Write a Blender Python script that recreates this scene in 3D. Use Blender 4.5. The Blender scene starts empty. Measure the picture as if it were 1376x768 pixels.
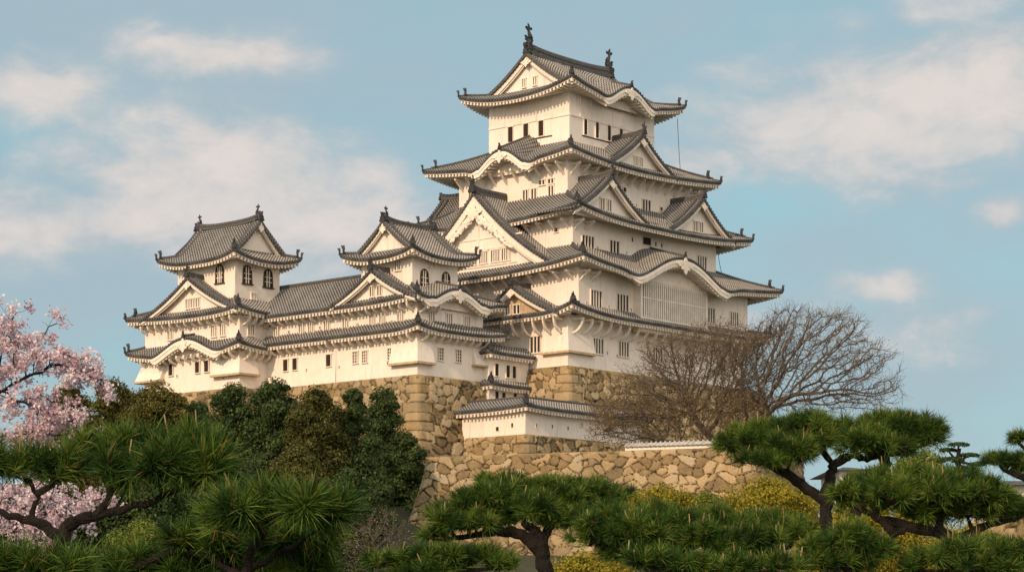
import bpy, math, random
import numpy as np
from mathutils import Vector
rng = np.random.default_rng(7); random.seed(7)
R = math.radians
scene = bpy.context.scene
# ------------------------------------------------------------------ camera
F = 2970.0; CAMZ = 1.6
cam = bpy.data.cameras.new('camera'); camo = bpy.data.objects.new('camera', cam)
scene.collection.objects.link(camo); scene.camera = camo
camo.location = (0, 0, CAMZ); camo.rotation_euler = (R(90), 0, 0)
cam.lens = 36 * F / 1376; cam.sensor_width = 36; cam.shift_y = (830 - 384) / 1376
cam.clip_start = 0.5; cam.clip_end = 12000
# ------------------------------------------------------------------ sky + sun
nA = math.hypot(3423, 2970)
AX = (2970/nA, 3423/nA); AY = (-3423/nA, 2970/nA)      # castle x (along the shaded fronts) and y (along the sunlit fronts)
O = (5.55, 220.0); ROT = math.atan2(AX[1], AX[0])
SUN_EL = 27; eps = R(7)
nL = (-AX[0], -AX[1]); nR = (-AY[0], -AY[1])
sh = (math.cos(eps)*nL[0]+math.sin(eps)*nR[0], math.cos(eps)*nL[1]+math.sin(eps)*nR[1])
sdir = Vector((sh[0]*math.cos(R(SUN_EL)), sh[1]*math.cos(R(SUN_EL)), math.sin(R(SUN_EL))))
sl = bpy.data.lights.new('sun', 'SUN'); so = bpy.data.objects.new('sun', sl); scene.collection.objects.link(so)
sl.energy = 3.0; sl.angle = R(0.5); sl.color = (1.0, 0.715, 0.475)
so.rotation_euler = sdir.to_track_quat('Z', 'Y').to_euler()
so.location = (-60, 60, 90)
W = bpy.data.worlds.new('World'); scene.world = W; W.use_nodes = True
def world():
    nt = W.node_tree; N = nt.nodes; Lk = nt.links.new; N.clear()
    out = N.new('ShaderNodeOutputWorld'); bg = N.new('ShaderNodeBackground'); bg.inputs[1].default_value = 0.12
    sky = N.new('ShaderNodeTexSky'); sky.sky_type = 'NISHITA'; sky.sun_disc = False
    sky.sun_elevation = R(SUN_EL); sky.sun_rotation = math.atan2(sdir.x, sdir.y)
    sky.air_density = 1.2; sky.dust_density = 1.0; sky.ozone_density = 1.5
    tc = N.new('ShaderNodeTexCoord')
    def noise(scale, detail, rough, sx, sy, sz, off=0, dist=0.0):
        m = N.new('ShaderNodeMapping'); m.inputs['Scale'].default_value = (sx, sy, sz); m.inputs['Location'].default_value = (off, off*.7, off*1.3)
        Lk(tc.outputs['Generated'], m.inputs[0]); n = N.new('ShaderNodeTexNoise'); Lk(m.outputs[0], n.inputs['Vector'])
        n.inputs['Scale'].default_value = scale; n.inputs['Detail'].default_value = detail; n.inputs['Roughness'].default_value = rough
        n.inputs['Distortion'].default_value = dist
        return n.outputs['Fac']
    def ma(op, a, b=None, c=None, clamp=False):
        m = N.new('ShaderNodeMath'); m.operation = op; m.use_clamp = clamp
        for i, v in enumerate((a, b, c)):
            if v is None: continue
            if isinstance(v, (int, float)): m.inputs[i].default_value = v
            else: Lk(v, m.inputs[i])
        return m.outputs[0]
    def ramp(x, a, b):
        m = N.new('ShaderNodeMapRange'); m.interpolation_type = 'SMOOTHSTEP'; Lk(x, m.inputs[0])
        m.inputs[1].default_value = a; m.inputs[2].default_value = b; return m.outputs[0]
    def mix(f, a, b, mode='MIX'):
        m = N.new('ShaderNodeMix'); m.data_type = 'RGBA'; m.blend_type = mode
        if isinstance(f, (int, float)): m.inputs[0].default_value = f
        else: Lk(f, m.inputs[0])
        for i, v in ((6, a), (7, b)):
            if isinstance(v, tuple): m.inputs[i].default_value = (*v, 1)
            else: Lk(v, m.inputs[i])
        return m.outputs[2]
    sepm = N.new('ShaderNodeSeparateXYZ'); Lk(tc.outputs['Generated'], sepm.inputs[0])
    def blob(px, py, rx, ry):                      # a cloud bank centred on a compass bearing and height
        dx = (px-688)/F; dz = (830-py)/F; l = math.sqrt(1+dx*dx+dz*dz); dx /= l; dz /= l
        a = ma('DIVIDE', ma('SUBTRACT', sepm.outputs[0], dx), rx/F); c = ma('DIVIDE', ma('SUBTRACT', sepm.outputs[2], dz), ry/F)
        r = ma('SQRT', ma('ADD', ma('MULTIPLY', a, a), ma('MULTIPLY', c, c)))
        r = ma('ADD', r, ma('MULTIPLY', ma('LESS_THAN', sepm.outputs[1], 0), 9))
        return ma('SUBTRACT', 1, r)
    n1 = noise(9, 9, .55, 1, 1, 1.9, 3.1, .25); n2 = noise(5, 7, .5, 1, 1, 2.6, 7.7); n3 = noise(26, 9, .62, 1, 1, 1.7, 1.2, .3)
    nd = ma('ADD', ma('MULTIPLY', ma('SUBTRACT', n1, .5), 2.4), ma('MULTIPLY', ma('SUBTRACT', n3, .5), 1.1))
    bank = None
    for bl, gain in (((1150, 165, 340, 125), 1.1), ((1060, 180, 210, 100), 1.05), ((1340, 110, 220, 125), .95), ((960, 215, 150, 60), .8), ((1345, 285, 60, 40), .8), ((1180, 388, 110, 32), .75),
                     ((480, 235, 120, 50), .75), ((330, 230, 280, 130), .66), ((30, 115, 150, 60), .66), ((340, 80, 230, 45), .6), ((60, 300, 320, 60), .58), ((480, 290, 300, 110), .58), ((1250, 20, 300, 40), .45), ((1000, 420, 500, 60), .35)):
        v = ma('MULTIPLY', blob(*bl), gain)
        bank = v if bank is None else ma('MAXIMUM', bank, v)
    dens = ma('ADD', ma('ADD', ma('MULTIPLY', bank, 1.55), .10), ma('MULTIPLY', nd, 1.05))
    puff = ramp(dens, .10, 1.0)
    veil = ramp(ma('ADD', ma('MULTIPLY', n2, 1.0), ma('MULTIPLY', n1, .35)),   .36, .80)
    skyc = mix(1.0, sky.outputs[0], SKYTINT, 'MULTIPLY')
    hsv = N.new('ShaderNodeHueSaturation'); hsv.inputs['Saturation'].default_value = 0.9; Lk(mix(.68, skyc, TEAL), hsv.inputs['Color'])
    c1 = mix(ma('MULTIPLY', veil, .8), hsv.outputs[0], VEIL)
    shade = ramp(ma('ADD', ma('MULTIPLY', dens, .55), ma('ADD', ma('MULTIPLY', n3, 1.3), ma('MULTIPLY', n1, .9))), 1.05, 2.15)
    cc = mix(shade, VEIL2, CLOUD)
    c2 = mix(ma('MULTIPLY', puff, .85), c1, cc)
    rear = ramp(ma('MULTIPLY', sepm.outputs[1], -1), -.15, .55)      # added warm glow in the unseen sky behind the camera, filling shaded fronts
    c2 = mix(ma('MULTIPLY', rear, ma('ADD', .55, ma('MULTIPLY', n1, .5))), c2, REAR)
    Lk(c2, bg.inputs[0]); Lk(bg.outputs[0], out.inputs[0])
TEAL = (1.8, 4.1, 4.9); SKYTINT = (0.86, 1.07, 1.0); VEIL = (3.2, 3.95, 4.45); VEIL2 = (3.75, 4.2, 4.5); CLOUD = (6.5, 5.75, 5.3); REAR = (13.6, 11.9, 10.4)
world()
vs = scene.view_settings; vs.view_transform = 'Standard'; vs.look = 'None'; vs.exposure = 0.06; vs.gamma = 1.0; vs.use_curve_mapping = False
scene.cycles.max_bounces = 6; scene.cycles.diffuse_bounces = 3; scene.cycles.transparent_max_bounces = 4

# ------------------------------------------------------------------ mesh builder
class MB:
    def __init__(s): s.V=[]; s.F={}; s.n=0; s.T=[]; s.UV=[]
    def add(s, v, f, tint=0.5, uv=None, mat=0):
        v = np.asarray(v, float).reshape(-1, 3); f = np.asarray(f, int)
        if f.ndim == 1: f = f[None]
        s.V.append(v); s.T.append(np.full(len(v), tint) if np.isscalar(tint) else np.asarray(tint, float))
        s.UV.append(np.zeros((len(v), 2)) if uv is None else np.asarray(uv, float))
        s.F.setdefault((f.shape[1], mat), []).append(f + s.n); s.n += len(v)
    def quadgrid(s, P, tint=0.5, uv=None, mat=0):
        a, b = P.shape[:2]; i = np.arange(a*b).reshape(a, b)
        f = np.stack([i[:-1,:-1], i[1:,:-1], i[1:,1:], i[:-1,1:]], -1).reshape(-1, 4)
        s.add(P.reshape(-1, 3), f, tint if np.isscalar(tint) else np.asarray(tint).reshape(-1), None if uv is None else uv.reshape(-1, 2), mat)
    def hexa(s, v8, **k):      # bottom 4, top 4
        s.add(v8, [[0,3,2,1],[4,5,6,7],[0,1,5,4],[1,2,6,5],[2,3,7,6],[3,0,4,7]], **k)
    def box(s, x0, x1, y0, y1, z0, z1, **k):
        s.hexa([(x0,y0,z0),(x1,y0,z0),(x1,y1,z0),(x0,y1,z0),(x0,y0,z1),(x1,y0,z1),(x1,y1,z1),(x0,y1,z1)], **k)
    def prism(s, poly, vec, **k):
        p = np.asarray(poly, float); n = len(p); q = p + np.asarray(vec, float)
        c0 = p.mean(0); c1 = q.mean(0)
        v = np.vstack([p, q, [c0], [c1]]); i = np.arange(n); j = (i+1) % n
        s.add(v, np.stack([i, j, j+n, i+n], -1), **k)
        m = s.n - len(v)
        s.F.setdefault((3, k.get('mat', 0)), []).append(np.stack([j, i, np.full(n, 2*n)], -1) + m)
        s.F[(3, k.get('mat', 0))].append(np.stack([i+n, j+n, np.full(n, 2*n+1)], -1) + m)
    def ring(s, P, cap=True, **k):          # P: sections x points x 3, closed across points
        P = np.asarray(P, float); a, b = P.shape[:2]; i = np.arange(a*b).reshape(a, b); j = np.roll(i, -1, 1)
        f = np.stack([i[:-1], j[:-1], j[1:], i[1:]], -1).reshape(-1, 4)
        s.add(P.reshape(-1, 3), f, **k)
        if cap:
            m = s.n - a*b
            for row in (0, (a-1)*b):
                idx = np.arange(b) + row + m
                s.F.setdefault((b, k.get('mat', 0)), []).append(idx[None] if row else idx[::-1][None])
    def tube(s, pts, rad, n=6, tint=0.5, mat=0, cap=False):
        pts = np.asarray(pts, float); m = len(pts); rad = np.full(m, rad) if np.isscalar(rad) else np.asarray(rad)
        d = np.gradient(pts, axis=0); d /= np.linalg.norm(d, axis=1)[:, None] + 1e-9
        up = np.array([.13, .21, .97]) if abs(d[0, 2]) < .9 else np.array([1., .1, 0])
        u = np.cross(d, up); u /= np.linalg.norm(u, axis=1)[:, None] + 1e-9; w = np.cross(d, u)
        a = np.linspace(0, 2*np.pi, n, endpoint=False)
        P = pts[:, None] + rad[:, None, None]*(np.cos(a)[None, :, None]*u[:, None] + np.sin(a)[None, :, None]*w[:, None])
        s.ring(P, cap=cap, tint=tint, mat=mat)
    def ball(s, c, r, n=6, **k):
        r = np.ones(3)*r; th = np.linspace(.25, math.pi-.25, max(3, n-1)); ph = np.linspace(0, 2*math.pi, n, endpoint=False)
        P = np.stack([np.sin(th)[:, None]*np.cos(ph), np.sin(th)[:, None]*np.sin(ph), np.cos(th)[:, None]*np.ones(n)], -1)*r + np.asarray(c)
        s.ring(P, **k)
    def build(s, name, mats, parent=None, org=(0, 0, 0), smooth=False, loc=None, rot=None):
        me = bpy.data.meshes.new(name); V = np.vstack(s.V) - np.asarray(org, float)
        me.vertices.add(len(V)); me.vertices.foreach_set('co', V.astype(np.float32).ravel())
        li=[]; st=[]; mt=[]; tot=0
        for (k, m), fs in s.F.items():
            f = np.vstack(fs); li.append(f.ravel()); st.append(tot + np.arange(len(f))*k); mt.append(np.full(len(f), m)); tot += f.size
        li = np.concatenate(li); st = np.concatenate(st); mt = np.concatenate(mt)
        me.loops.add(len(li)); me.loops.foreach_set('vertex_index', li.astype(np.int32))
        me.polygons.add(len(st)); me.polygons.foreach_set('loop_start', st.astype(np.int32))
        me.polygons.foreach_set('material_index', mt.astype(np.int32))
        me.polygons.foreach_set('use_smooth', np.full(len(st), smooth))
        at = me.attributes.new('tint', 'FLOAT', 'POINT'); at.data.foreach_set('value', np.concatenate(s.T).astype(np.float32))
        uv = np.vstack(s.UV)
        if uv.any():
            l = me.uv_layers.new(name='UVMap'); l.data.foreach_set('uv', uv[li].astype(np.float32).ravel())
        me.update(calc_edges=True); me.validate()
        for m in (mats if isinstance(mats, (list, tuple)) else [mats]): me.materials.append(m)
        return link(name, me, parent, loc, rot)
def link(name, me, parent=None, loc=None, rot=None):
    o = bpy.data.objects.new(name, me); scene.collection.objects.link(o); o.parent = parent
    if loc is not None: o.location = loc
    if rot is not None: o.rotation_euler = (0, 0, rot)
    return o
def tag(o, label=None, cat=None, group=None, kind=None):
    if label: o['label'] = label
    if cat: o['category'] = cat
    if group: o['group'] = group
    if kind: o['kind'] = kind
    return o
def empty(name, loc, label, cat, group=None, rot=0):
    o = bpy.data.objects.new(name, None); scene.collection.objects.link(o); o.location = loc; o.rotation_euler = (0, 0, rot)
    o.empty_display_size = .5
    return tag(o, label, cat, group)

# ------------------------------------------------------------------ materials
def mat(name, build):
    m = bpy.data.materials.new(name); m.use_nodes = True; nt = m.node_tree; nt.nodes.clear()
    out = nt.nodes.new('ShaderNodeOutputMaterial'); b = nt.nodes.new('ShaderNodeBsdfPrincipled'); nt.links.new(b.outputs[0], out.inputs[0])
    build(m, nt, nt.nodes, nt.links.new, b, out); return m
def cramp(N, L, src, stops):
    r = N.new('ShaderNodeValToRGB'); L(src, r.inputs[0]); e = r.color_ramp.elements
    while len(e) < len(stops): e.new(.5)
    for i, (p, c) in enumerate(stops): e[i].position = p; e[i].color = (*c, 1)
    return r.outputs[0]
def tex(N, L, kind, scale, detail=4, vec=None, sc=None, rough=.55):
    c = N.new('ShaderNodeTexCoord'); src = c.outputs['Object'] if vec is None else vec
    if sc: mp = N.new('ShaderNodeMapping'); mp.inputs['Scale'].default_value = sc; L(src, mp.inputs[0]); src = mp.outputs[0]
    n = N.new('ShaderNodeTexNoise'); L(src, n.inputs['Vector']); n.inputs['Scale'].default_value = scale; n.inputs['Detail'].default_value = detail; n.inputs['Roughness'].default_value = rough
    return n.outputs['Fac']
def plain(col, rough=.8, var=.12, scale=2.0, bump=0.0):
    def f(m, nt, N, L, b, out):
        n = tex(N, L, 'n', scale, 5)
        L(cramp(N, L, n, [(.3, tuple(c*(1-var) for c in col)), (.7, tuple(min(1, c*(1+var)) for c in col))]), b.inputs['Base Color'])
        b.inputs['Roughness'].default_value = rough; b.inputs['Specular IOR Level'].default_value = .25
        if bump:
            bp = N.new('ShaderNodeBump'); bp.inputs['Strength'].default_value = bump; bp.inputs['Distance'].default_value = .05
            L(tex(N, L, 'n', scale*6, 6), bp.inputs['Height']); L(bp.outputs[0], b.inputs['Normal'])
    return f
def plaster_f(m, nt, N, L, b, out):
    n = tex(N, L, 'n', .35, 6); n2 = tex(N, L, 'n', 1.6, 6, sc=(1, 1, .5), rough=.6)
    mx = N.new('ShaderNodeMath'); mx.operation = 'MULTIPLY_ADD'; L(n, mx.inputs[0]); mx.inputs[1].default_value = .55; L(n2, mx.inputs[2])
    pc = N.new('ShaderNodeMix'); pc.data_type = 'RGBA'; pc.inputs[7].default_value = (.40, .36, .31, 1); L(pc.outputs[2], b.inputs['Base Color'])
    stk = N.new('ShaderNodeMath'); stk.operation = 'MULTIPLY'; L(cramp(N, L, tex(N, L, 'n', 2.6, 5, sc=(1, 1, .10), rough=.7), [(.52, (0, 0, 0)), (.72, (.62, .62, .62))]), stk.inputs[0]); L(cramp(N, L, tex(N, L, 'n', .33, 3), [(.42, (0, 0, 0)), (.62, (1, 1, 1))]), stk.inputs[1]); L(stk.outputs[0], pc.inputs[0])
    L(cramp(N, L, mx.outputs[0], [(.42, (.66, .565, .455)), (.62, (.79, .70, .595)), (.95, (.85, .765, .665))]), pc.inputs[6])
    b.inputs['Roughness'].default_value = .9; b.inputs['Specular IOR Level'].default_value = .15
    bp = N.new('ShaderNodeBump'); bp.inputs['Strength'].default_value = .25; bp.inputs['Distance'].default_value = .04
    L(tex(N, L, 'n', 5, 5), bp.inputs['Height']); L(bp.outputs[0], b.inputs['Normal'])
def tile_f(m, nt, N, L, b, out):
    uv = N.new('ShaderNodeUVMap'); sp = N.new('ShaderNodeSeparateXYZ'); L(uv.outputs[0], sp.inputs[0])
    def ma(op, a, c=None, d=None):
        x = N.new('ShaderNodeMath'); x.operation = op
        for i, v in enumerate((a, c, d)):
            if v is None: continue
            if isinstance(v, (int, float)): x.inputs[i].default_value = v
            else: L(v, x.inputs[i])
        return x.outputs[0]
    fu = ma('FRACT', sp.outputs[0]); fv = ma('FRACT', sp.outputs[1])
    rib = ma('COMPARE', fu, .70, .24)                       # the round cover tiles
    seam = ma('LESS_THAN', fv, .46)
    big = tex(N, L, 'n', .5, 5); fine = tex(N, L, 'n', 7, 3)
    joint = ma('MULTIPLY', rib, seam)
    base = cramp(N, L, ma('ADD', ma('MULTIPLY', big, .75), ma('MULTIPLY', fine, .3)), [(.3, (.030, .031, .034)), (.5, (.068, .068, .069)), (.72, (.14, .136, .13))])
    mx = N.new('ShaderNodeMix'); mx.data_type = 'RGBA'; L(ma('MULTIPLY', joint, ma('ADD', .15, ma('MULTIPLY', fine, .9))), mx.inputs[0]); L(base, mx.inputs[6]); mx.inputs[7].default_value = (.50, .465, .41, 1)
    L(mx.outputs[2], b.inputs['Base Color']); b.inputs['Roughness'].default_value = .62; b.inputs['Specular IOR Level'].default_value = .35
def stone_f(m, nt, N, L, b, out):
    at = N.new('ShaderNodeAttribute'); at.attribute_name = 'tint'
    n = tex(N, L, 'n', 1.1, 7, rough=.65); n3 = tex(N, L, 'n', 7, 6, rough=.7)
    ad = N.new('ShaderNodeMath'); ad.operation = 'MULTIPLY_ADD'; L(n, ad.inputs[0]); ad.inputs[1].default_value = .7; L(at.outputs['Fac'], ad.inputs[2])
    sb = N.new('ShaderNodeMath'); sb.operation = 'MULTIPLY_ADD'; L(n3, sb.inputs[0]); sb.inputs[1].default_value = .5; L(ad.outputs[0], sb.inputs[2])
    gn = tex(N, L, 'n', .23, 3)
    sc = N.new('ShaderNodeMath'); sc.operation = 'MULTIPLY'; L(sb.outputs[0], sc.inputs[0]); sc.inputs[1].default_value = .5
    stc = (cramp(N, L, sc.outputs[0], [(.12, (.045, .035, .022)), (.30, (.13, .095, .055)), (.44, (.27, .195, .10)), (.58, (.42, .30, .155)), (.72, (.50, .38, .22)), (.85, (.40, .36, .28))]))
    mg = N.new('ShaderNodeMix'); mg.data_type = 'RGBA'; mg.blend_type = 'MULTIPLY'; L(cramp(N, L, gn, [(.42, (0, 0, 0)), (.62, (.8, .8, .8))]), mg.inputs[0]); L(stc, mg.inputs[6]); mg.inputs[7].default_value = (.80, .88, .98, 1); L(mg.outputs[2], b.inputs['Base Color'])
    b.inputs['Roughness'].default_value = .92; b.inputs['Specular IOR Level'].default_value = .15
    bp = N.new('ShaderNodeBump'); bp.inputs['Strength'].default_value = 1.0; bp.inputs['Distance'].default_value = .22
    L(tex(N, L, 'n', 4, 7, rough=.7), bp.inputs['Height']); L(bp.outputs[0], b.inputs['Normal'])
def leaf_f(dark, mid, light, trans=.25, dead=None):
    def f(m, nt, N, L, b, out):
        at = N.new('ShaderNodeAttribute'); at.attribute_name = 'tint'
        c = cramp(N, L, at.outputs['Fac'], [(.05, dark), (.5, mid), (.95, light)]+([(.985, dead)] if dead else [])); L(c, b.inputs['Base Color'])
        b.inputs['Roughness'].default_value = .65; b.inputs['Specular IOR Level'].default_value = .2
        tr = N.new('ShaderNodeBsdfTranslucent'); L(c, tr.inputs[0]); ms = N.new('ShaderNodeMixShader'); ms.inputs[0].default_value = trans
        L(b.outputs[0], ms.inputs[1]); L(tr.outputs[0], ms.inputs[2]); L(ms.outputs[0], out.inputs[0])
    return f
M = dict(
    plaster=mat('plaster', plaster_f), tile=mat('roof_tile', tile_f),
    dark=mat('dark_tile', plain((.04, .04, .042), .6, .45, 3.5, .4)),
    ridge=mat('ridge_tile', plain((.095, .092, .088), .65, .75, 9, .8)),
    void=mat('window_shadow', plain((.03, .024, .018), .8, .2)),
    wood=mat('dark_wood', plain((.07, .045, .028), .7, .3, 6)),
    trim=mat('plaster_trim', plain((.79, .70, .585), .85, .10, 1.5, .1)),
    stain=mat('weathered_board', plain((.50, .37, .22), .85, .25, 2.5, .1)),
    stone=mat('stone', stone_f),
    bark=mat('bark', plain((.026, .020, .016), .95, .5, 14, 1.0)),
    twig=mat('twig', plain((.13, .10, .072), .9, .3, 3)),
    limb=mat('limb', plain((.085, .07, .055), .9, .3, 3, .5)),
    bud=mat('bud', leaf_f((.11, .075, .035), (.20, .14, .06), (.29, .21, .09))),
    ever=mat('evergreen_leaf', leaf_f((.016, .032, .010), (.045, .078, .022), (.11, .15, .04))),
    olive=mat('olive_leaf', leaf_f((.035, .036, .008), (.10, .095, .020), (.19, .165, .035))),
    brownleaf=mat('bronze_leaf', leaf_f((.028, .034, .008), (.070, .076, .018), (.155, .145, .032))),
    yellow=mat('yellow_leaf', leaf_f((.11, .11, .012), (.27, .24, .022), (.44, .34, .035), .3)),
    lime=mat('lime_leaf', leaf_f((.06, .09, .012), (.14, .18, .025), (.22, .26, .04), .3)),
    needle=mat('pine_needle', leaf_f((.013, .036, .007), (.046, .105, .014), (.17, .235, .032), .2, (.24, .13, .05))),
    candle=mat('pine_candle', leaf_f((.15, .10, .04), (.27, .20, .085), (.40, .31, .16), .1)),
    petal=mat('cherry_petal', leaf_f((.50, .33, .38), (.72, .57, .61), (.86, .79, .80), .35)),
    ground=mat('ground', plain((.055, .055, .028), .95, .4, .12)),
    coping=mat('coping_plaster', plain((.42, .41, .38), .85, .25, 3, .3)),
    grass=mat('grass', plain((.05, .075, .02), .95, .4, .6)),
)
for k in ('ever',):
    pass

# ------------------------------------------------------------------ survey helpers: castle frame <-> world
def c2w(x, y, z=0): return (O[0]+x*AX[0]+y*AY[0], O[1]+x*AX[1]+y*AY[1], z)
def sR(y0, px):          # x of the point of the front y=y0 seen at bearing px
    X0, Y0, _ = c2w(0, y0); k = (px-688)/F; return (k*Y0-X0)/(AX[0]-k*AX[1])
def sL(x0, px):
    X0, Y0, _ = c2w(x0, 0); k = (px-688)/F; return (k*Y0-X0)/(AY[0]-k*AY[1])
def zz(x, y, py): return CAMZ + (830-py)*c2w(x, y)[1]/F
def zR(y0, px, py): return zz(sR(y0, px), y0, py)
def zL(x0, px, py): return zz(x0, sL(x0, px), py)
def corner(p, m):
    lo, hi = -80, 80
    for _ in range(60):
        d = (lo+hi)/2; x = (m+d)/2; y = (m-d)/2; w = c2w(x, y)
        if 688+F*w[0]/w[1] < p: lo = d
        else: hi = d
    return x, y
def at(px, py, Y): return np.array(((px-688)*Y/F, Y, CAMZ+(830-py)*Y/F))

# ------------------------------------------------------------------ roof geometry
PITCH = .38
def rib_cols(L0, pitch=PITCH, lo=0.0):
    n = max(1, int(round((L0-lo)/pitch))); p = (L0-lo)/n
    fr = np.array([0, .44, .50, .60, .80, .90, .96]); hh = np.array([0, 0, .08, .15, .15, .08, 0])
    s = (np.arange(n)[:, None] + fr[None])*p + lo; h = np.tile(hh, n); s = np.append(s.ravel(), L0); h = np.append(h, 0)
    return s, h, (s-lo)/p, p
class Side:
    """one side of an eave rectangle: s runs along the eave, d runs inwards"""
    def __init__(self, rect, k):
        x0, x1, y0, y1 = rect; self.k = k
        self.c, self.S, self.N, self.len = {'R': ((x0, y0), (1, 0), (0, 1), x1-x0), 'L': ((x0, y0), (0, 1), (1, 0), y1-y0),
            'B': ((x0, y1), (1, 0), (0, -1), x1-x0), 'E': ((x1, y0), (0, 1), (-1, 0), y1-y0)}[k]
    def P(self, s, d, z):
        s, d, z = np.broadcast_arrays(s, d, z)
        return np.stack([self.c[0]+s*self.S[0]+d*self.N[0], self.c[1]+s*self.S[1]+d*self.N[1], z], -1)
def sweep_box(mb, pts, w, h, lip=.06, mat=0, tint=.5):
    """a ridge: courses of flat tiles under a round cap, swept along pts"""
    pts = np.asarray(pts, float); d = np.gradient(pts, axis=0); d[:, 2] = 0; d /= np.linalg.norm(d, axis=1)[:, None]+1e-9
    u = np.stack([-d[:, 1], d[:, 0], d[:, 2]*0], -1)
    prof = [(-.5, -.25), (-.5, .28), (-.42, .28), (-.42, .42), (-.52, .42), (-.52, .52), (-.40, .52), (-.40, .72), (-.3, .9), (0, 1), (.3, .9), (.40, .72), (.40, .52), (.52, .52), (.52, .42), (.42, .42), (.42, .28), (.5, .28), (.5, -.25)]
    P = np.stack([pts + u*(a*w) + np.array([0, 0, b*h]) for a, b in prof], 1)
    mb.ring(P, mat=mat, tint=tint)
def ornament(mb, c, dirv, s=1.0, mat=0):
    """demon-faced ridge end tile with a horn"""
    c = np.asarray(c, float); d = np.array([dirv[0], dirv[1], 0.]); d /= np.linalg.norm(d); u = np.array([-d[1], d[0], 0.])
    out = [(-.34, 0), (-.38, .18), (-.26, .30), (-.28, .50), (-.14, .60), (-.06, .88), (0, 1.02), (.06, .88), (.14, .60), (.28, .50), (.26, .30), (.38, .18), (.34, 0)]
    mb.prism([c + u*a*s + np.array([0, 0, b*s]) for a, b in out], d*.26*s, mat=mat)
    mb.tube([c + np.array([0, 0, .55*s]), c + d*.25*s + np.array([0, 0, .72*s]), c + d*.42*s + np.array([0, 0, 1.0*s])], [.15*s, .12*s, .05*s], 6, mat=mat)
def fish(mb, c, dirv, s=1.0, mat=0):
    """dolphin-like ridge fish: head down, tail curled up"""
    c = np.asarray(c, float); d = np.array([dirv[0], dirv[1], 0.]); d /= np.linalg.norm(d); u = np.array([-d[1], d[0], 0.]); z = np.array([0, 0, 1.])
    pts = [(-.28, .22), (-.12, .30), (.10, .42), (.24, .66), (.22, .95), (.08, 1.22), (-.02, 1.50), (.04, 1.78)]
    rr = [.10, .25, .29, .25, .20, .15, .10, .05]
    mb.tube([c - d*a*s + z*b*s for a, b in pts], np.array(rr)*s, 8, mat=mat, cap=True)
    def fin(poly, th=.07): mb.prism([c - d*a*s + z*b*s - u*th*s/2 for a, b in poly], u*th*s, mat=mat)
    fin([(-.05, 1.40), (-.42, 1.62), (-.36, 1.80), (-.12, 1.74), (-.10, 2.08), (.06, 1.96), (.16, 1.74), (.40, 1.80), (.46, 1.60), (.18, 1.50)])
    fin([(.42, .50), (.60, .75), (.47, .80), (.56, 1.02), (.40, 1.02), (.42, 1.22), (.20, 1.15), (.25, .7)])
    fin([(-.20, .55), (-.48, .62), (-.42, .84), (-.56, .98), (-.30, 1.02), (-.02, .85)])
    fin([(-.3, .05), (-.55, .12), (-.5, .40), (-.25, .42), (.1, .3), (.3, 0)], .34)
    mb.box(*[v for q in ((c[0]-.3*s, c[0]+.3*s), (c[1]-.3*s, c[1]+.3*s), (c[2]-.15*s, c[2]+.18*s)) for v in q], mat=mat)

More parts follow.
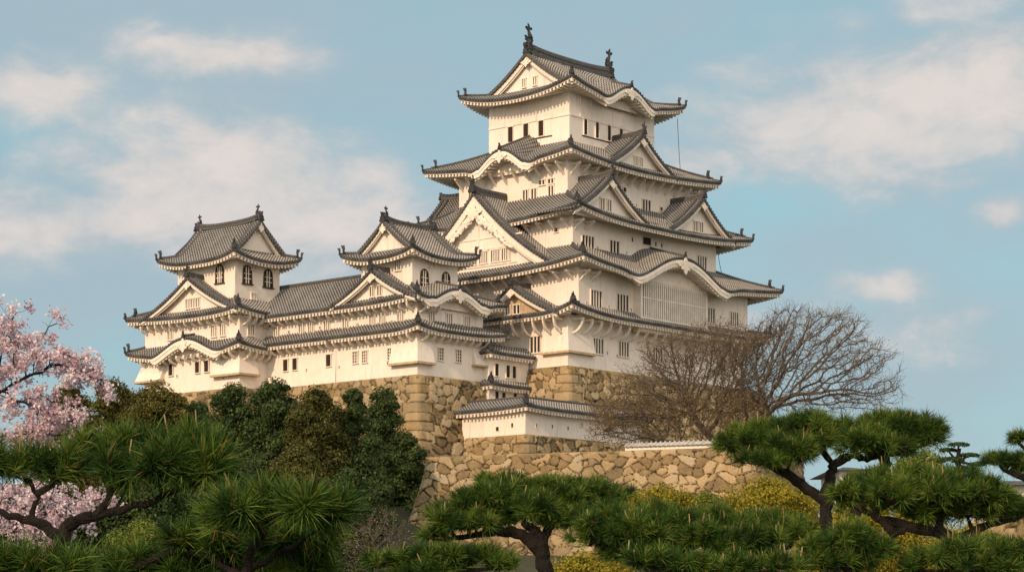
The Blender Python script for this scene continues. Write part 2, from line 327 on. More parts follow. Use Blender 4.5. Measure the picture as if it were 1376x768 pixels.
def bell(r): return np.where(np.abs(r) < 1, .5+.5*np.cos(np.pi*np.clip(r, -1, 1)), 0)
def kara(r):
    r = np.abs(r); top = np.clip(r/1.0, 0, 1)
    return bell(np.clip(r, 0, 1)**1.12) - .13*np.exp(-((r-1.02)/.2)**2)
class Roof:
    """a hipped skirt roof (or, with ridge=..., a hip-and-gable roof) over the eave rectangle"""
    def __init__(self, B, E, I, ze, zt, lift=.7, karas=(), over=None, sides='LRBE', ends={}, tile_drop=.0, ridge=None, Ds=None, beams=True, name='roof', rafters=True, fas=.30, parent=None):
        self.B, self.E, self.ze, self.zt, self.L = B, E, ze, zt, lift
        self.karas = karas; self.ends = ends; self.ridge = ridge
        self.over = over; self.I = I; self.parent = parent or B.root
        iL, iE, iR, iB = I[0]-E[0], E[1]-I[1], I[2]-E[2], E[3]-I[3]
        self.ins = dict(L=iL, R=iR, B=iB, E=iE)
        t = MB(); soff = MB(); raf = MB(); fascia = MB(); self.late = []
        if ridge:
            self.Dr = (E[3]-E[2])/2 if ridge == 'x' else (E[1]-E[0])/2
            self.ins = {k: Ds for k in 'LRBE'}; self.Ds = Ds
        for k in sides: self.side(t, soff, raf if (sides != 'LE' or k == 'L') else MB(), fascia, k)
        self.obj = t.build(name, M['tile'], self.parent, B.org)
        if soff.n: soff.build('eave_soffit', M['trim'], self.obj)
        if raf.n and rafters: raf.build('rafters', M['trim'], self.obj)
        if fascia.n: fascia.build('fascia', M['trim'], self.obj)
        for o in self.obj.children:
            me = o.data; me.transform(__import__('mathutils').Matrix.Translation(-Vector(B.org)))
        for mb_, n_, m_ in self.late: mb_.build(n_, m_, self.obj, B.org)
        self.hips(sides)
    def g(self, d, D):            # height above the eave after going d inwards
        H = self.zt - self.ze
        if self.ridge: x = d/self.Dr; return H*(.60*x+.40*x*x)
        x = d/D; return H*(.72*x+.28*x*x)
    def lift(self, e, i, t):
        if e is None: return 0
        K = 3.4
        return self.L*np.clip(1-t, 0, 1)**1.0*np.clip(1-(e/i-t)/K, 0, 1)**2.6
    def zf(self, k, s, t):
        sd = Side(self.E, k); D = self.ins[k]
        ea, eb = {'R': 'LE', 'B': 'LE', 'L': 'RB', 'E': 'RB'}[k]
        z = self.ze + self.g(t*D, D)
        if not self.ends.get(k+ea): z = z + self.lift(s, self.ins[ea], t)
        if not self.ends.get(k+eb): z = z + self.lift(sd.len-s, self.ins[eb], t)
        for (kk, c, hw, A, slope) in self.karas:
            if kk != k: continue
            r = (s-c)/hw; kz = self.ze + A*kara(r) + slope*t*D*bell(r) - .0
            z = np.where(np.abs(r) < 1.5, np.maximum(z + np.minimum(A*kara(r), 0)*(1-np.clip(t*2.5, 0, 1)), kz), z)
        return z
    def side(self, mb, soff, raf, fas, k):
        sd = Side(self.E, k); D = self.ins[k]; ea, eb = {'R': 'LE', 'B': 'LE', 'L': 'RB', 'E': 'RB'}[k]
        s, h, u, p = rib_cols(sd.len)
        ta = s/self.ins[ea] if not self.ends.get(k+ea) else np.full_like(s, 9); tb = (sd.len-s)/self.ins[eb] if not self.ends.get(k+eb) else np.full_like(s, 9)
        tm = np.minimum(ta, tb); long = self.ridge and ((self.ridge == 'x') == (k in 'RB'))
        if long:
            top = self.Dr/D; tm = np.where(tm >= 1-.55/D, top, tm)
        else: tm = np.minimum(tm, 1)
        n = 18 if long else 11
        tt = np.linspace(0, 1, n)[None]*tm[:, None]
        Z = self.zf(k, s[:, None], tt)
        # slope length for the courses of tiles
        dl = np.sqrt((np.diff(tt, axis=1)*D)**2 + np.diff(Z, axis=1)**2); v = np.concatenate([np.zeros((len(s), 1)), np.cumsum(dl, 1)], 1)
        Pm = sd.P(s[:, None], tt*D, Z+h[:, None]*np.clip(tm/.05, 0, 1)[:, None]+.02)
        mb.quadgrid(Pm, uv=np.stack([np.broadcast_to(u[:, None], v.shape), v/.36], -1))
        z0 = self.zf(k, s, 0*s)
        # scalloped front edge and round tile ends
        e = np.stack([sd.P(s, 0*s, z0+h+.02), sd.P(s, 0*s-.01, z0-.19), sd.P(s, 0*s+.25, z0-.19)], 1)
        mb.quadgrid(e)
        m = int(round(sd.len/p)); sc = (np.arange(m)+.70)*p; zc = self.zf(k, sc, 0*sc)+.02
        a = np.linspace(0, 2*np.pi, 7)[:-1]
        for off, rr in ((-.09, .15),):
            C0 = sd.P(sc, 0*sc+off, zc); ring = C0[:, None] + rr*(np.cos(a)[None, :, None]*np.array([*sd.S, 0.]) + np.sin(a)[None, :, None]*np.array([0, 0, 1.]))
            ring2 = ring + .12*np.array([*sd.N, 0.])
            V = np.concatenate([ring, ring2], 1).reshape(-1, 3); base = np.arange(m)[:, None, None]*12
            q = np.array([[i, (i+1) % 6, (i+1) % 6+6, i+6] for i in range(6)])[None]+base
            mb.add(V, q.reshape(-1, 4)); mb.F.setdefault((6, 0), []).append((np.arange(6)[None]+base[:, 0]) + mb.n-len(V))
        O_ = self.over[k] if isinstance(self.over, dict) else self.over
        if not O_: return
        ss = np.linspace(.12, sd.len-.12, max(8, int(sd.len/.3))); zs = self.zf(k, ss, 0*ss)
        ins_kara = 0*ss
        for (kk, c, hw, A, sl_) in self.karas:
            if kk == k: ins_kara = np.maximum(ins_kara, np.clip((1.15-np.abs((ss-c)/hw))*5, 0, 1))
        fh = .13 + .60*ins_kara; dep = .12 - .16*ins_kara
        prof = np.stack([sd.P(ss, dep, zs-.18), sd.P(ss, dep-.03, zs-.18-fh*.45), sd.P(ss, dep+.03, zs-.19-fh*.45), sd.P(ss, dep+.03, zs-.18-fh), sd.P(ss, dep+.22, zs-.18-fh), sd.P(ss, dep+.22, zs-.2)], 1)
        fas.quadgrid(prof)
        zw = self.ze + .42*self.g(O_, D) - .16
        k1 = min(O_*1.02, D*.98)
        clipS = lambda sv, d: np.clip(sv, d if not self.ends.get(k+ea) else 0, sd.len-(d if not self.ends.get(k+eb) else 0))
        rows = []
        for q in (0, .5, 1):
            d = .25+(k1-.25)*q
            zz_ = (zs-.30)*(1-q)+(zw + np.maximum(0, zs-self.ze-.35)*.75*ins_kara)*q
            rows.append(sd.P(clipS(ss, d), d, zz_))
        soff.quadgrid(np.stack(rows, 1))
        for sv in np.arange(.3, sd.len-.25, .46):
            z1 = float(self.zf(k, np.array([sv]), np.array([0.]))[0])
            inside = any(kk == k and abs(sv-c) < hw*1.0 for kk, c, hw, A, sl_ in self.karas)
            if inside: z1 -= .5
            dm = min(k1, sv if not self.ends.get(k+ea) else 99, sd.len-sv if not self.ends.get(k+eb) else 99)
            if dm < .3: continue
            q = (dm-.25)/(k1-.25)
            kz = max(0, z1-self.ze-.35)*.75 if inside else 0
            z2 = (z1-.30)*(1-q)+(zw+kz)*q
            lo = lambda s_, d, z: sd.P(np.array(s_), np.array(d), np.array(z))
            v = [lo(sv-.10, .16, z1-.58), lo(sv+.10, .16, z1-.58), lo(sv+.10, dm, z2-.24), lo(sv-.10, dm, z2-.24), lo(sv-.10, .16, z1-.29), lo(sv+.10, .16, z1-.29), lo(sv+.10, dm, z2), lo(sv-.10, dm, z2)]
            raf.hexa(v)
        # board closing the arch under a curved gable
        for (kk, c, hw, A, sl_) in self.karas:
            if kk != k: continue
            xs = np.linspace(c-hw*1.0, c+hw*1.0, 25); zt_ = self.zf(k, xs, 0*xs)-.3; dd = min(1.6, k1*.8)
            zb = self.ze-.25+0*xs
            P = np.stack([sd.P(xs, 0*xs+dd, np.maximum(zb, zt_)), sd.P(xs, 0*xs+dd, zb-.3)], 1)
            t = MB(); t.quadgrid(P)
            # carved pendant, hanging from the crown of the arch
            zc_ = float(self.zf(k, np.array([c]), np.array([0.]))[0])-.62
            pend(t, sd, c, -.06, zc_, .55+.07*hw)
            self.late.append((t, 'arch_board', M['trim']))
            # crest of small ridge tiles on the arch
            db = D*.97; n_ = 10; ds = np.linspace(.05, db, n_); zr = self.zf(k, np.full(n_, c), ds/D)
            base = self.ze + self.g(ds, D); keep = zr > base+.12
            if keep.sum() >= 3:
                r = MB(); sweep_box(r, sd.P(np.full(keep.sum(), c), ds[keep], zr[keep]+.05), .30, .34)
                self.late.append((r, 'ridge', M['ridge']))
                r = MB(); ornament(r, sd.P(np.array(c), np.array(-.02), np.array(zc_+.72)), (-sd.N[0], -sd.N[1]), .62); self.late.append((r, 'ridge_ornament', M['dark']))
    def hips(self, sides):
        x0, x1, y0, y1 = self.E; i = self.ins
        cs = {'LR': ((x0, y0), (i['L'], i['R']), 'R', 0), 'RE': ((x1, y0), (-i['E'], i['R']), 'R', 1), 'LB': ((x0, y1), (i['L'], -i['B']), 'B', 0), 'BE': ((x1, y1), (-i['E'], -i['B']), 'B', 1)}
        for key, (c, v, k, end) in cs.items():
            if key[0] not in sides or key[1] not in sides: continue
            if self.ends.get(key) or self.ends.get(key[::-1]): continue
            t = np.linspace(.0, 1, 9); xs = c[0]+v[0]*t; ys = c[1]+v[1]*t
            sv = np.abs(xs-x0); z = self.zf(k, sv, t)
            m = MB(); pts = np.stack([xs, ys, z+.05], -1); sweep_box(m, pts[1:], .34, .34); sweep_box(m, pts[:3], .26, .22)
            hip = m.build('hip_ridge', M['ridge'], self.obj, self.B.org)
            dv = (-v[0], -v[1])
            m = MB(); ornament(m, pts[0]+np.array([v[0], v[1], 0])*.01+np.array([0, 0, .02]), dv, .66); m.build('corner_ornament', M['dark'], self.obj, self.B.org)
            m = MB(); p1 = pts[2]*.7+pts[1]*.3; ornament(m, p1+np.array([0, 0, .12]), dv, .85); m.build('corner_ornament', M['dark'], self.obj, self.B.org)
def pend(mb, sd, s, d, z, r):
    """carved gable pendant: a lobed plate"""
    a = np.linspace(0, 2*np.pi, 25)[:-1]; rad = r*(.62+.16*np.cos(6*a)+.10*np.cos(2*a)); xs = s+rad*1.05*np.sin(a); zs = z+rad*.95*np.cos(a) - .12*r
    P = sd.P(xs, d-.05+0*xs, zs); mb.prism(P, [-.09*sd.N[0], -.09*sd.N[1], 0])
    for q in (-1, 1):
        P = sd.P(s+q*(np.array([.45, .95, 1.25, 1.05, .6])*r), d-.03+np.zeros(5), z+np.array([.05, .18, -.02, -.22, -.28])*r); mb.prism(P, [-.07*sd.N[0], -.07*sd.N[1], 0])

class Bld:
    def __init__(self, name, x, y, z, label, cat, group=None):
        self.org = (x, y, z); self.root = empty(name, c2w(x, y, z), label, cat, group, ROT)
    def loc(self, x, y, z): return (x-self.org[0], y-self.org[1], z-self.org[2])
    def place(self, name, me, side, plane, s, z, parent=None):
        l = self.loc(s, plane, z) if side == 'R' else self.loc(plane, s, z)
        return link(name, me, parent or self.root, l, 0 if side == 'R' else R(-90))

def plain_me(name, mb, mats):
    o = mb.build(name, mats); me = o.data; bpy.data.objects.remove(o); return me
# ---- windows (drawn facing -y, origin at their centre on the wall)
_wc = {}
def win_mesh(kind, w, h, n):
    key = (kind, w, h, n)
    if key in _wc: return _wc[key]
    a = MB(); b = MB()
    if kind == 'slot':
        f = .09; a.box(-w/2, w/2, -.02, .0, -h/2, h/2, mat=1)
        for q in (-1, 1): a.box(q*w/2-f/2, q*w/2+f/2, -.13, 0, -h/2-f/2, h/2+f/2)
        a.box(-w/2-f, w/2+f, -.15, 0, h/2-.02, h/2+f); a.box(-w/2-f, w/2+f, -.17, 0, -h/2-f, -h/2+.02)
        for i in range(1, n):
            x = -w/2+w*i/n; b.box(x-.075, x+.075, -.11, -.03, -h/2+.02, h/2-.02)
        bm = M['trim']
    elif kind == 'dark':
        f = .07; a.box(-w/2, w/2, -.02, 0, -h/2, h/2, mat=1)
        for q in (-1, 1): a.box(q*w/2-f/2, q*w/2+f/2, -.12, 0, -h/2, h/2)
        a.box(-w/2-f, w/2+f, -.13, 0, h/2-.02, h/2+f); a.box(-w/2-f, w/2+f, -.15, 0, -h/2-f, -h/2+.02)
        for i in range(1, n): x = -w/2+w*i/n; b.box(x-.025, x+.025, -.07, -.03, -h/2, h/2)
        for i in range(1, 5): z = -h/2+h*i/5; b.box(-w/2, w/2, -.085, -.072, z-.02, z+.02)
        bm = M['wood']
    elif kind == 'grid':
        f = .08; a.box(-w/2, w/2, -.02, 0, -h/2, h/2, mat=1)
        for q in (-1, 1): a.box(q*w/2-f/2, q*w/2+f/2, -.12, 0, -h/2-f/2, h/2+f/2)
        a.box(-w/2-f, w/2+f, -.13, 0, h/2-.02, h/2+f); a.box(-w/2-f, w/2+f, -.15, 0, -h/2-f, -h/2+.02)
        for i in range(1, n): x = -w/2+w*i/n; b.box(x-.045, x+.045, -.07, -.03, -h/2, h/2)
        for i in range(1, 4): z = -h/2+h*i/4; b.box(-w/2, w/2, -.085, -.072, z-.03, z+.03)
        bm = M['trim']
    elif kind == 'bell':
        t = np.linspace(0, math.pi, 13); xs = w/2*np.cos(t)*(1-.12*np.sin(t)); zs = h*.22+h*.30*np.sin(t)
        out = [(w*.56, -h/2)]+[(x, z) for x, z in zip(xs, zs)]+[(-w*.56, -h/2)]
        big = [(x*1.22, z*1.0+.12*(z > 0)) for x, z in out]
        ring = np.array([[(bx, -.08, bz), (x, -.10, z), (x, 0, z), (bx, 0, bz)] for (x, z), (bx, bz) in zip(out, big)])
        a.ring(ring, mat=2); a.prism([(x, -.015, z) for x, z in out], (0, -.01, 0), mat=1)
        a.box(-w*.78, w*.78, -.16, 0, -h/2-.12, -h/2, mat=2)
        for i in range(1, n): x = -w/2+w*i/n; b.box(x-.055, x+.055, -.07, -.03, -h/2, h*.22+h*.28*math.sqrt(max(0, 1-(2*x/w)**2)))
        for z in (-h*.2, h*.08): b.box(-w/2, w/2, -.085, -.072, z-.035, z+.035)
        bm = M['trim']
    r = (plain_me('window', a, [M['trim'], M['void'], M['wood']]), plain_me('window_bars', b, bm)); _wc[key] = r; return r
def window(B, side, plane, px, py, w, h, kind='slot', n=3):
    s = (sR if side == 'R' else sL)(plane, px); z = zz(s, plane, py) if side == 'R' else zz(plane, s, py)
    me = win_mesh(kind, w, h, n); o = B.place('window', me[0], side, plane, s, z)
    if len(me[1].vertices): link('window_bars', me[1], o)
    return o
def loophole(B, side, plane, px, py, w=.28, h=.32):
    s = (sR if side == 'R' else sL)(plane, px); z = zz(s, plane, py) if side == 'R' else zz(plane, s, py)
    k = ('loop', w, h)
    if k not in _wc:
        a = MB(); a.box(-w/2, w/2, -.01, 0, -h/2, h/2, mat=1)
        for q in (-1, 1): a.box(q*w/2-.03, q*w/2+.03, -.04, 0, -h/2-.05, h/2+.05)
        a.box(-w/2, w/2, -.045, 0, h/2-.01, h/2+.05); a.box(-w/2, w/2, -.045, 0, -h/2-.05, -h/2+.01)
        _wc[k] = plain_me('loophole', a, [M['trim'], M['void']])
    return B.place('loophole', _wc[k], side, plane, s, z)
def gable(B, side, plane, sc, zb, hw, H, back, over=.8, front=0.0, bw=.5, kind='small', orn=.8, wins=(), spread=1.28, fin=True, stain=False, flip=False, base_drop=1.2, left_ext=1.0, right_ext=1.0):
    """triangular dormer gable; drawn facing -y, its tympanum base centred on the origin"""
    Wd = hw*spread; drop = H*1.0+.35
    za = H+.45
    def zr(w):
        r = np.abs(w)/Wd; return za - (za+base_drop*.25)*(.62*r+.38*(1-(1-np.clip(r, 0, 1))**2))
    root_t = MB()
    s, h, u, p = rib_cols(back+over)
    for q, ext in ((-1, left_ext), (1, right_ext)):
        w = np.linspace(0, Wd*ext, 15); S, Wm = np.meshgrid(s, w, indexing='ij'); Z = zr(Wm)+h[:, None]
        dl = np.sqrt(np.diff(w)**2+np.diff(zr(w))**2); v = np.concatenate([[0], np.cumsum(dl)])
        P = np.stack([q*Wm, S-over, Z], -1); root_t.quadgrid(P, uv=np.stack([np.broadcast_to(u[:, None], S.shape), np.broadcast_to(v/.36, S.shape)], -1))
        # verge band
        vb = np.stack([np.stack([q*w, 0*w-over-.02, zr(w)+.14], -1), np.stack([q*w, 0*w-over-.02, zr(w)-.20], -1), np.stack([q*w, 0*w-over+.3, zr(w)-.20], -1)], 1); root_t.quadgrid(vb)
        L_ = v[-1]; m = int(L_/.42); ws = np.interp((np.arange(m)+.5)*.42, v, w); a = np.linspace(0, 2*np.pi, 7)[:-1]
        for x_, z_ in zip(ws, zr(ws)): root_t.prism([(q*x_+.17*math.cos(t), -over-.13, z_-.02+.17*math.sin(t)) for t in a], (0, .1, 0))
    mats = M['tile']
    o = root_t.build('gable_roof', mats, B.root)
    l = B.loc(sc, plane, zb) if side == 'R' else B.loc(plane, sc, zb); o.location = l; o.rotation_euler = (0, 0, 0 if side == 'R' else R(-90))
    # descending ridges along the verge
    m = MB()
    for q, ext in ((-1, left_ext), (1, right_ext)):
        w = np.linspace(0, Wd*ext*.98, 12)
        for yy, hh in ((-over+.22, .22), (-over+.95, .30)) if kind != 'tiny' else ((-over+.2, .2),):
            e = w[:9] if yy > -over+.5 else w
            P = np.stack([q*e, 0*e+yy, zr(e)+.06], -1); sec = [(-.14, 0), (-.14, .6), (-.07, 1), (.07, 1), (.14, .6), (.14, 0)]
            m.ring(np.stack([P+np.array([0, a_, b_*hh]) for a_, b_ in sec], 1))
    m.build('verge_ridge', M['ridge'], o)
    # bargeboards: outer wide board, inner stepped board, soffit behind
    m = MB()
    for q, ext in ((-1, left_ext), (1, right_ext)):
        w = np.linspace(0, Wd*ext*.97, 15); z = zr(w)
        for y_, a_, b_, th in ((-over+.06, -.18, -.18-bw, .14), (-over+.22, -.18-bw*.8, -.18-bw*1.35, .12)):
            ww = np.minimum(w, Wd*ext)
            sec = np.stack([np.stack([q*ww, 0*w+y_, z+a_], -1), np.stack([q*ww, 0*w+y_, z+b_*(1-.25*w/Wd)], -1), np.stack([q*ww, 0*w+y_+th, z+b_*(1-.25*w/Wd)], -1), np.stack([q*ww, 0*w+y_+th, z+a_], -1)], 1)
            m.ring(sec)
        m.quadgrid(np.stack([np.stack([q*w, 0*w-over+.1, z-.22], -1), np.stack([q*w, 0*w+.06, z-.26], -1)], 1))
    m.build('bargeboard', M['trim'], o)
    m = MB(); w = np.linspace(-Wd, Wd, 41); z = zr(w)-.25; k = z > 0
    if kind == 'big': k = z > -1.0
    m.prism([(w[k][0], 0, z[k].min()*0-.6)]+[(a_, 0, b_) for a_, b_ in zip(w[k], z[k])]+[(w[k][-1], 0, -.6)], (0, .12, 0))
    ty = m.build('tympanum', M['stain'] if stain else M['plaster'], o)
    class SD:  # local side helper
        S = (1, 0); N = (0, 1)
        @staticmethod
        def P(s_, d, z_):
            s_, d, z_ = np.broadcast_arrays(s_, d, z_); return np.stack([s_, d, z_], -1)
    m = MB(); zg = za-.18-bw*1.25
    if kind == 'big':
        for q in (-1, 1):
            for i in range(46):
                t = i/45; x = q*(.15+t*hw*.52); zc = float(zr(np.array([x]))[0])-.18-bw*1.15-.1*math.sin(t*9)-.25*(1-t)
                for j in range(3):
                    r_ = random.uniform(.12, .23)*(1.25-.6*t); m.ball((x+random.uniform(-.12, .12), -over+.02+random.uniform(-.05, .05), zc-random.uniform(0, .75)*(1.05-t)), (r_, .10, r_), 6)
        m2 = MB(); pend(m, SD, 0, -over+.0, zg-.55, 1.0)
        for i in range(26):
            a_ = random.uniform(0, 6.28); r_ = random.uniform(.1, .8); m.ball((r_*math.cos(a_), -over-.08, zg-.5+r_*.8*math.sin(a_)), (.16, .08, .16), 6)
    else: pend(m, SD, 0, -over-.0, zg-.1, orn*.62)
    m.build('gable_pendant', M['trim'], o)
    if wins:
        for (x, z_, ww, hh, n) in wins:
            me = win_mesh('slot', ww, hh, n); wo = link('gable_window', me[0], o, (x, -.003, z_)); link('window_bars', me[1], wo)
    # ridge with end ornament
    m = MB(); y = np.linspace(-over-.05, back, 10); rise = .25*np.clip(1-(y+over)/1.8, 0, 1)**2
    sc_ = .55 if kind == 'big' else .42
    sweep_box(m, np.stack([0*y, y, za+.02+rise], -1), sc_*.9, sc_*1.25); m.build('ridge', M['ridge'], o)
    m = MB(); ornament(m, (0, -over-.02, za+.05), (0, -1), (1.25 if kind == 'big' else .85)); m.build('ridge_ornament', M['dark'], o)
    if fin:
        f_ = 1.3 if kind == 'big' else 1.0
        m = MB(); m.tube([(0, -over+.05, za+.75*f_), (0, -over+.0, za+1.1*f_), (0, -over-.12, za+1.45*f_)], [.12, .10, .05], 6, cap=True)
        m.ball((0, -over+.05, za+1.05*f_), (.16, .2, .14)); m.build('ridge_ornament', M['dark'], o)
    return o
def hip_gable_ends(Rf, ga, gb, which, kind='small', bw=.4, fishes=1.0, wins=()):
    """tympanum, bargeboards, ridge and fish of a hip-and-gable roof.  ga/gb: positions of the two gable planes along the ridge"""
    B = Rf.B; E = Rf.E; ax = Rf.ridge
    mid = (E[2]+E[3])/2 if ax == 'x' else (E[0]+E[1])/2
    Dr = Rf.Dr; H = Rf.zt-Rf.ze
    def zr(w): x = (Dr-np.abs(w))/Dr; return Rf.ze + H*(.60*x+.40*x*x)
    zb = Rf.ze + H*(.60*Rf.Ds/Dr+.40*(Rf.Ds/Dr)**2)
    Wd = Dr-Rf.Ds+.25
    def XYZ(along, w, z):
        along, w, z = np.broadcast_arrays(along, w, z)
        return np.stack([along, mid+w, z], -1) if ax == 'x' else np.stack([mid+w, along, z], -1)
    for g_, sg in ((ga, 1), (gb, -1)):       # sg: inward direction along the ridge
        w = np.linspace(-Wd, Wd, 41); z = zr(w)
        m = MB(); k = z-.25 > zb-.5
        poly = [XYZ(g_, w[k][0], zb-.5)]+[XYZ(g_, a, b) for a, b in zip(w[k], z[k]-.2)]+[XYZ(g_, w[k][-1], zb-.5)]
        vec = XYZ(.12*sg, -mid, 0.); vec = np.array([.12*sg, 0, 0]) if ax == 'x' else np.array([0, .12*sg, 0])
        m.prism([np.asarray(p_).reshape(3) for p_ in poly], vec); m.build('tympanum', M['plaster'], Rf.obj, B.org)
        m = MB(); ov = -.55*sg
        wl = np.linspace(-Dr*1.0, Dr*1.0, 61); wl = wl[np.abs(wl) < Wd+.55]; zl = zr(wl)
        for dy, a_, b_ in ((ov+.05*sg, -.10, -.10-bw), (ov+.18*sg, -.10-bw*.8, -.1-bw*1.3)):
            m.ring(np.stack([XYZ(g_+dy, wl, zl+a_), XYZ(g_+dy, wl, zl+b_), XYZ(g_+dy+.1*sg, wl, zl+b_), XYZ(g_+dy+.1*sg, wl, zl+a_)], 1))
        m.quadgrid(np.stack([XYZ(g_+ov+.1*sg, wl, zl-.14), XYZ(g_+.1*sg, wl, zl-.16)], 1)); m.build('bargeboard', M['trim'], Rf.obj, B.org)
        m = MB()
        for dy, hh, ww in ((ov-.02*sg, .24, .16), (ov+.8*sg, .24, .16)):
            P = XYZ(g_+dy, wl, zl+.06); off = np.array([1., 0, 0]) if ax == 'x' else np.array([0, 1., 0])
            m.ring(np.stack([P+off*a_*ww+np.array([0, 0, b_*hh]) for a_, b_ in ((-1, -.8), (-1, .6), (-.5, 1), (.5, 1), (1, .6), (1, -.8))], 1))
        Ls = np.concatenate([[0], np.cumsum(np.hypot(np.diff(wl), np.diff(zl)))]); q = np.arange(.2, Ls[-1], .42); wq = np.interp(q, Ls, wl); zq = zr(wq)
        a8 = np.linspace(0, 2*np.pi, 7)[:-1]
        for a_, b_ in zip(wq, zq): m.prism([XYZ(g_+ov-.2*sg, a_+.17*math.cos(t), b_-.02+.17*math.sin(t)).reshape(3) for t in a8], np.array([.14*sg, 0, 0]) if ax == 'x' else np.array([0, .14*sg, 0]))
        m.build('verge_ridge', M['ridge'], Rf.obj, B.org)
        class SD:
            S = (0, 1) if ax == 'x' else (1, 0); N = (sg, 0) if ax == 'x' else (0, sg)
            @staticmethod
            def P(s_, d, z_): return XYZ(g_+ov+np.asarray(d)*sg, s_, z_)
        m = MB(); pend(m, SD, 0, -.02, Rf.zt-.1-bw*1.35, .6 if kind == 'small' else .85); m.build('gable_pendant', M['trim'], Rf.obj, B.org)
        if wins:
            for (x, z_, ww, hh, n) in wins:
                me = win_mesh('slot', ww, hh, n); side = 'R' if ax == 'y' else 'L'
                if sg == 1:
                    pl = g_-.003; wo = B.place('gable_window', me[0], side, pl, mid+x, zb+z_, Rf.obj); wo.location = Vector(B.loc(*( (mid+x, pl, zb+z_) if side == 'R' else (pl, mid+x, zb+z_)))); link('window_bars', me[1], wo)
        dv = ((-sg, 0) if ax == 'x' else (0, -sg))
        m = MB(); ornament(m, XYZ(g_+ov, 0., Rf.zt+.0).reshape(3), dv, .95 if kind == 'small' else 1.25); m.build('ridge_ornament', M['dark'], Rf.obj, B.org)
        m = MB(); fish(m, XYZ(g_+ov+.35*sg, 0., Rf.zt+.55*fishes).reshape(3), dv, fishes); m.build('ridge_fish', M['dark'], Rf.obj, B.org)
    x = np.linspace(ga-.5, gb+.5, 16); e = np.abs(np.linspace(-1, 1, 16)); sweep_m = MB()
    sweep_box(sweep_m, XYZ(x, 0*x, Rf.zt+.0+.38*e**3), .5*max(.8, fishes), .75*fishes); sweep_m.build('ridge', M['ridge'], Rf.obj, B.org)

def walls(B, rect, z0, z1, name='wall', taper=0.0):
    x0, x1, y0, y1 = rect; m = MB(); t = taper
    m.hexa([(x0-t, y0-t, z0), (x1+t, y0-t, z0), (x1+t, y1+t, z0), (x0-t, y1+t, z0), (x0, y0, z1), (x1, y0, z1), (x1, y1, z1), (x0, y1, z1)])
    return m.build(name, M['plaster'], B.root, B.org)
def bracket_me(reach, drop, th=.2, curved=True):
    m = MB(); n = 7
    if curved: pts = [(-reach*math.sin(t)**1.0*1.0, -drop*(1-math.sin(t)**1.6*.0)*(math.cos(t))**1.0) for t in np.linspace(0, math.pi/2, n)]
    else: pts = [(0, -drop), (-reach, 0)]
    top = .24
    ring = np.array([[(-th/2, y+.02, z), (th/2, y+.02, z), (th/2, y+.02, z+top), (-th/2, y+.02, z+top)] if True else 0 for y, z in pts])
    if curved:   # quarter-round corbel swelling from the wall
        ring = np.array([[(-th/2, .02, z-.02) if i == -1 else (-th/2, y, z), (th/2, y, z), (th/2, y+.22, z+.12), (-th/2, y+.22, z+.12)] for i, (y, z) in enumerate(pts)])
    m.ring(ring); m.box(-th/2-.03, th/2+.03, -reach, 0.02, -.02, .16)
    return plain_me('eave_bracket', m, M['trim'])
def brackets(Rf, side, plane, s0, s1, z, reach, drop, step, curved=True):
    me = bracket_me(reach, drop, .2, curved); n = max(1, int(round((s1-s0)/step)))
    for i in range(n+1): Rf.B.place('eave_bracket', me, side, plane, s0+(s1-s0)*i/n, z, Rf.obj)
def drop_bay(B, x0, x1, y0, y1, zb, zt, dL=.6, dR=.6, dy1=0.0):
    """flared stone-drop bay: flush at the top, standing out at the bottom over a ledge"""
    m = MB(); m.hexa([(x0-dL, y0-dR, zb), (x1, y0-dR, zb), (x1, y1+dy1, zb), (x0-dL, y1+dy1, zb), (x0-.02, y0-.02, zt), (x1, y0-.02, zt), (x1, y1, zt), (x0-.02, y1, zt)])
    o = m.build('stone_drop_bay', M['plaster'], B.root, B.org)
    m = MB(); m.box(x0-dL-.1*(dL > 0), x1+.1, y0-dR-.1*(dR > 0), y1+.1+dy1, zb-.22, zb-.002); m.build('ledge', M['stain'], o, B.org)

# ------------------------------------------------------------------ the stone walls
def worley(s, h, cw, ch, seed):
    gx = s/cw; gy = h/ch; ix = np.floor(gx).astype(int); iy = np.floor(gy).astype(int)
    F1 = np.full(s.shape, 9.); F2 = np.full(s.shape, 9.); ID = np.zeros(s.shape); CX = np.zeros(s.shape); CY = np.zeros(s.shape)
    def hsh(a, b, k): return np.modf(np.abs(np.sin(a*127.1+b*311.7+k*74.7+seed*13.3)*43758.5453))[0]
    for dx in (-1, 0, 1, 2, -2):
        for dy in (-1, 0, 1):
            cx = ix+dx; cy = iy+dy
            x = cx+.5+.42*(hsh(cx, cy, 1)*2-1)+.5*(cy % 2); y = cy+.5+.36*(hsh(cx, cy, 2)*2-1); wgt = .60+.75*hsh(cx, cy, 5)
            d = (np.abs((gx-x)/wgt)**2.6+np.abs((gy-y)/wgt)**2.6)**(1/2.6)
            idn = hsh(cx, cy, 3); closer = d < F1
            F2 = np.where(closer, F1, np.minimum(F2, d)); CX = np.where(closer, gx-x, CX); CY = np.where(closer, gy-y, CY); ID = np.where(closer, idn, ID); F1 = np.where(closer, d, F1)
    return F2-F1, ID, CX, CY
def batter(h, a, b): return a*h + b*h*h
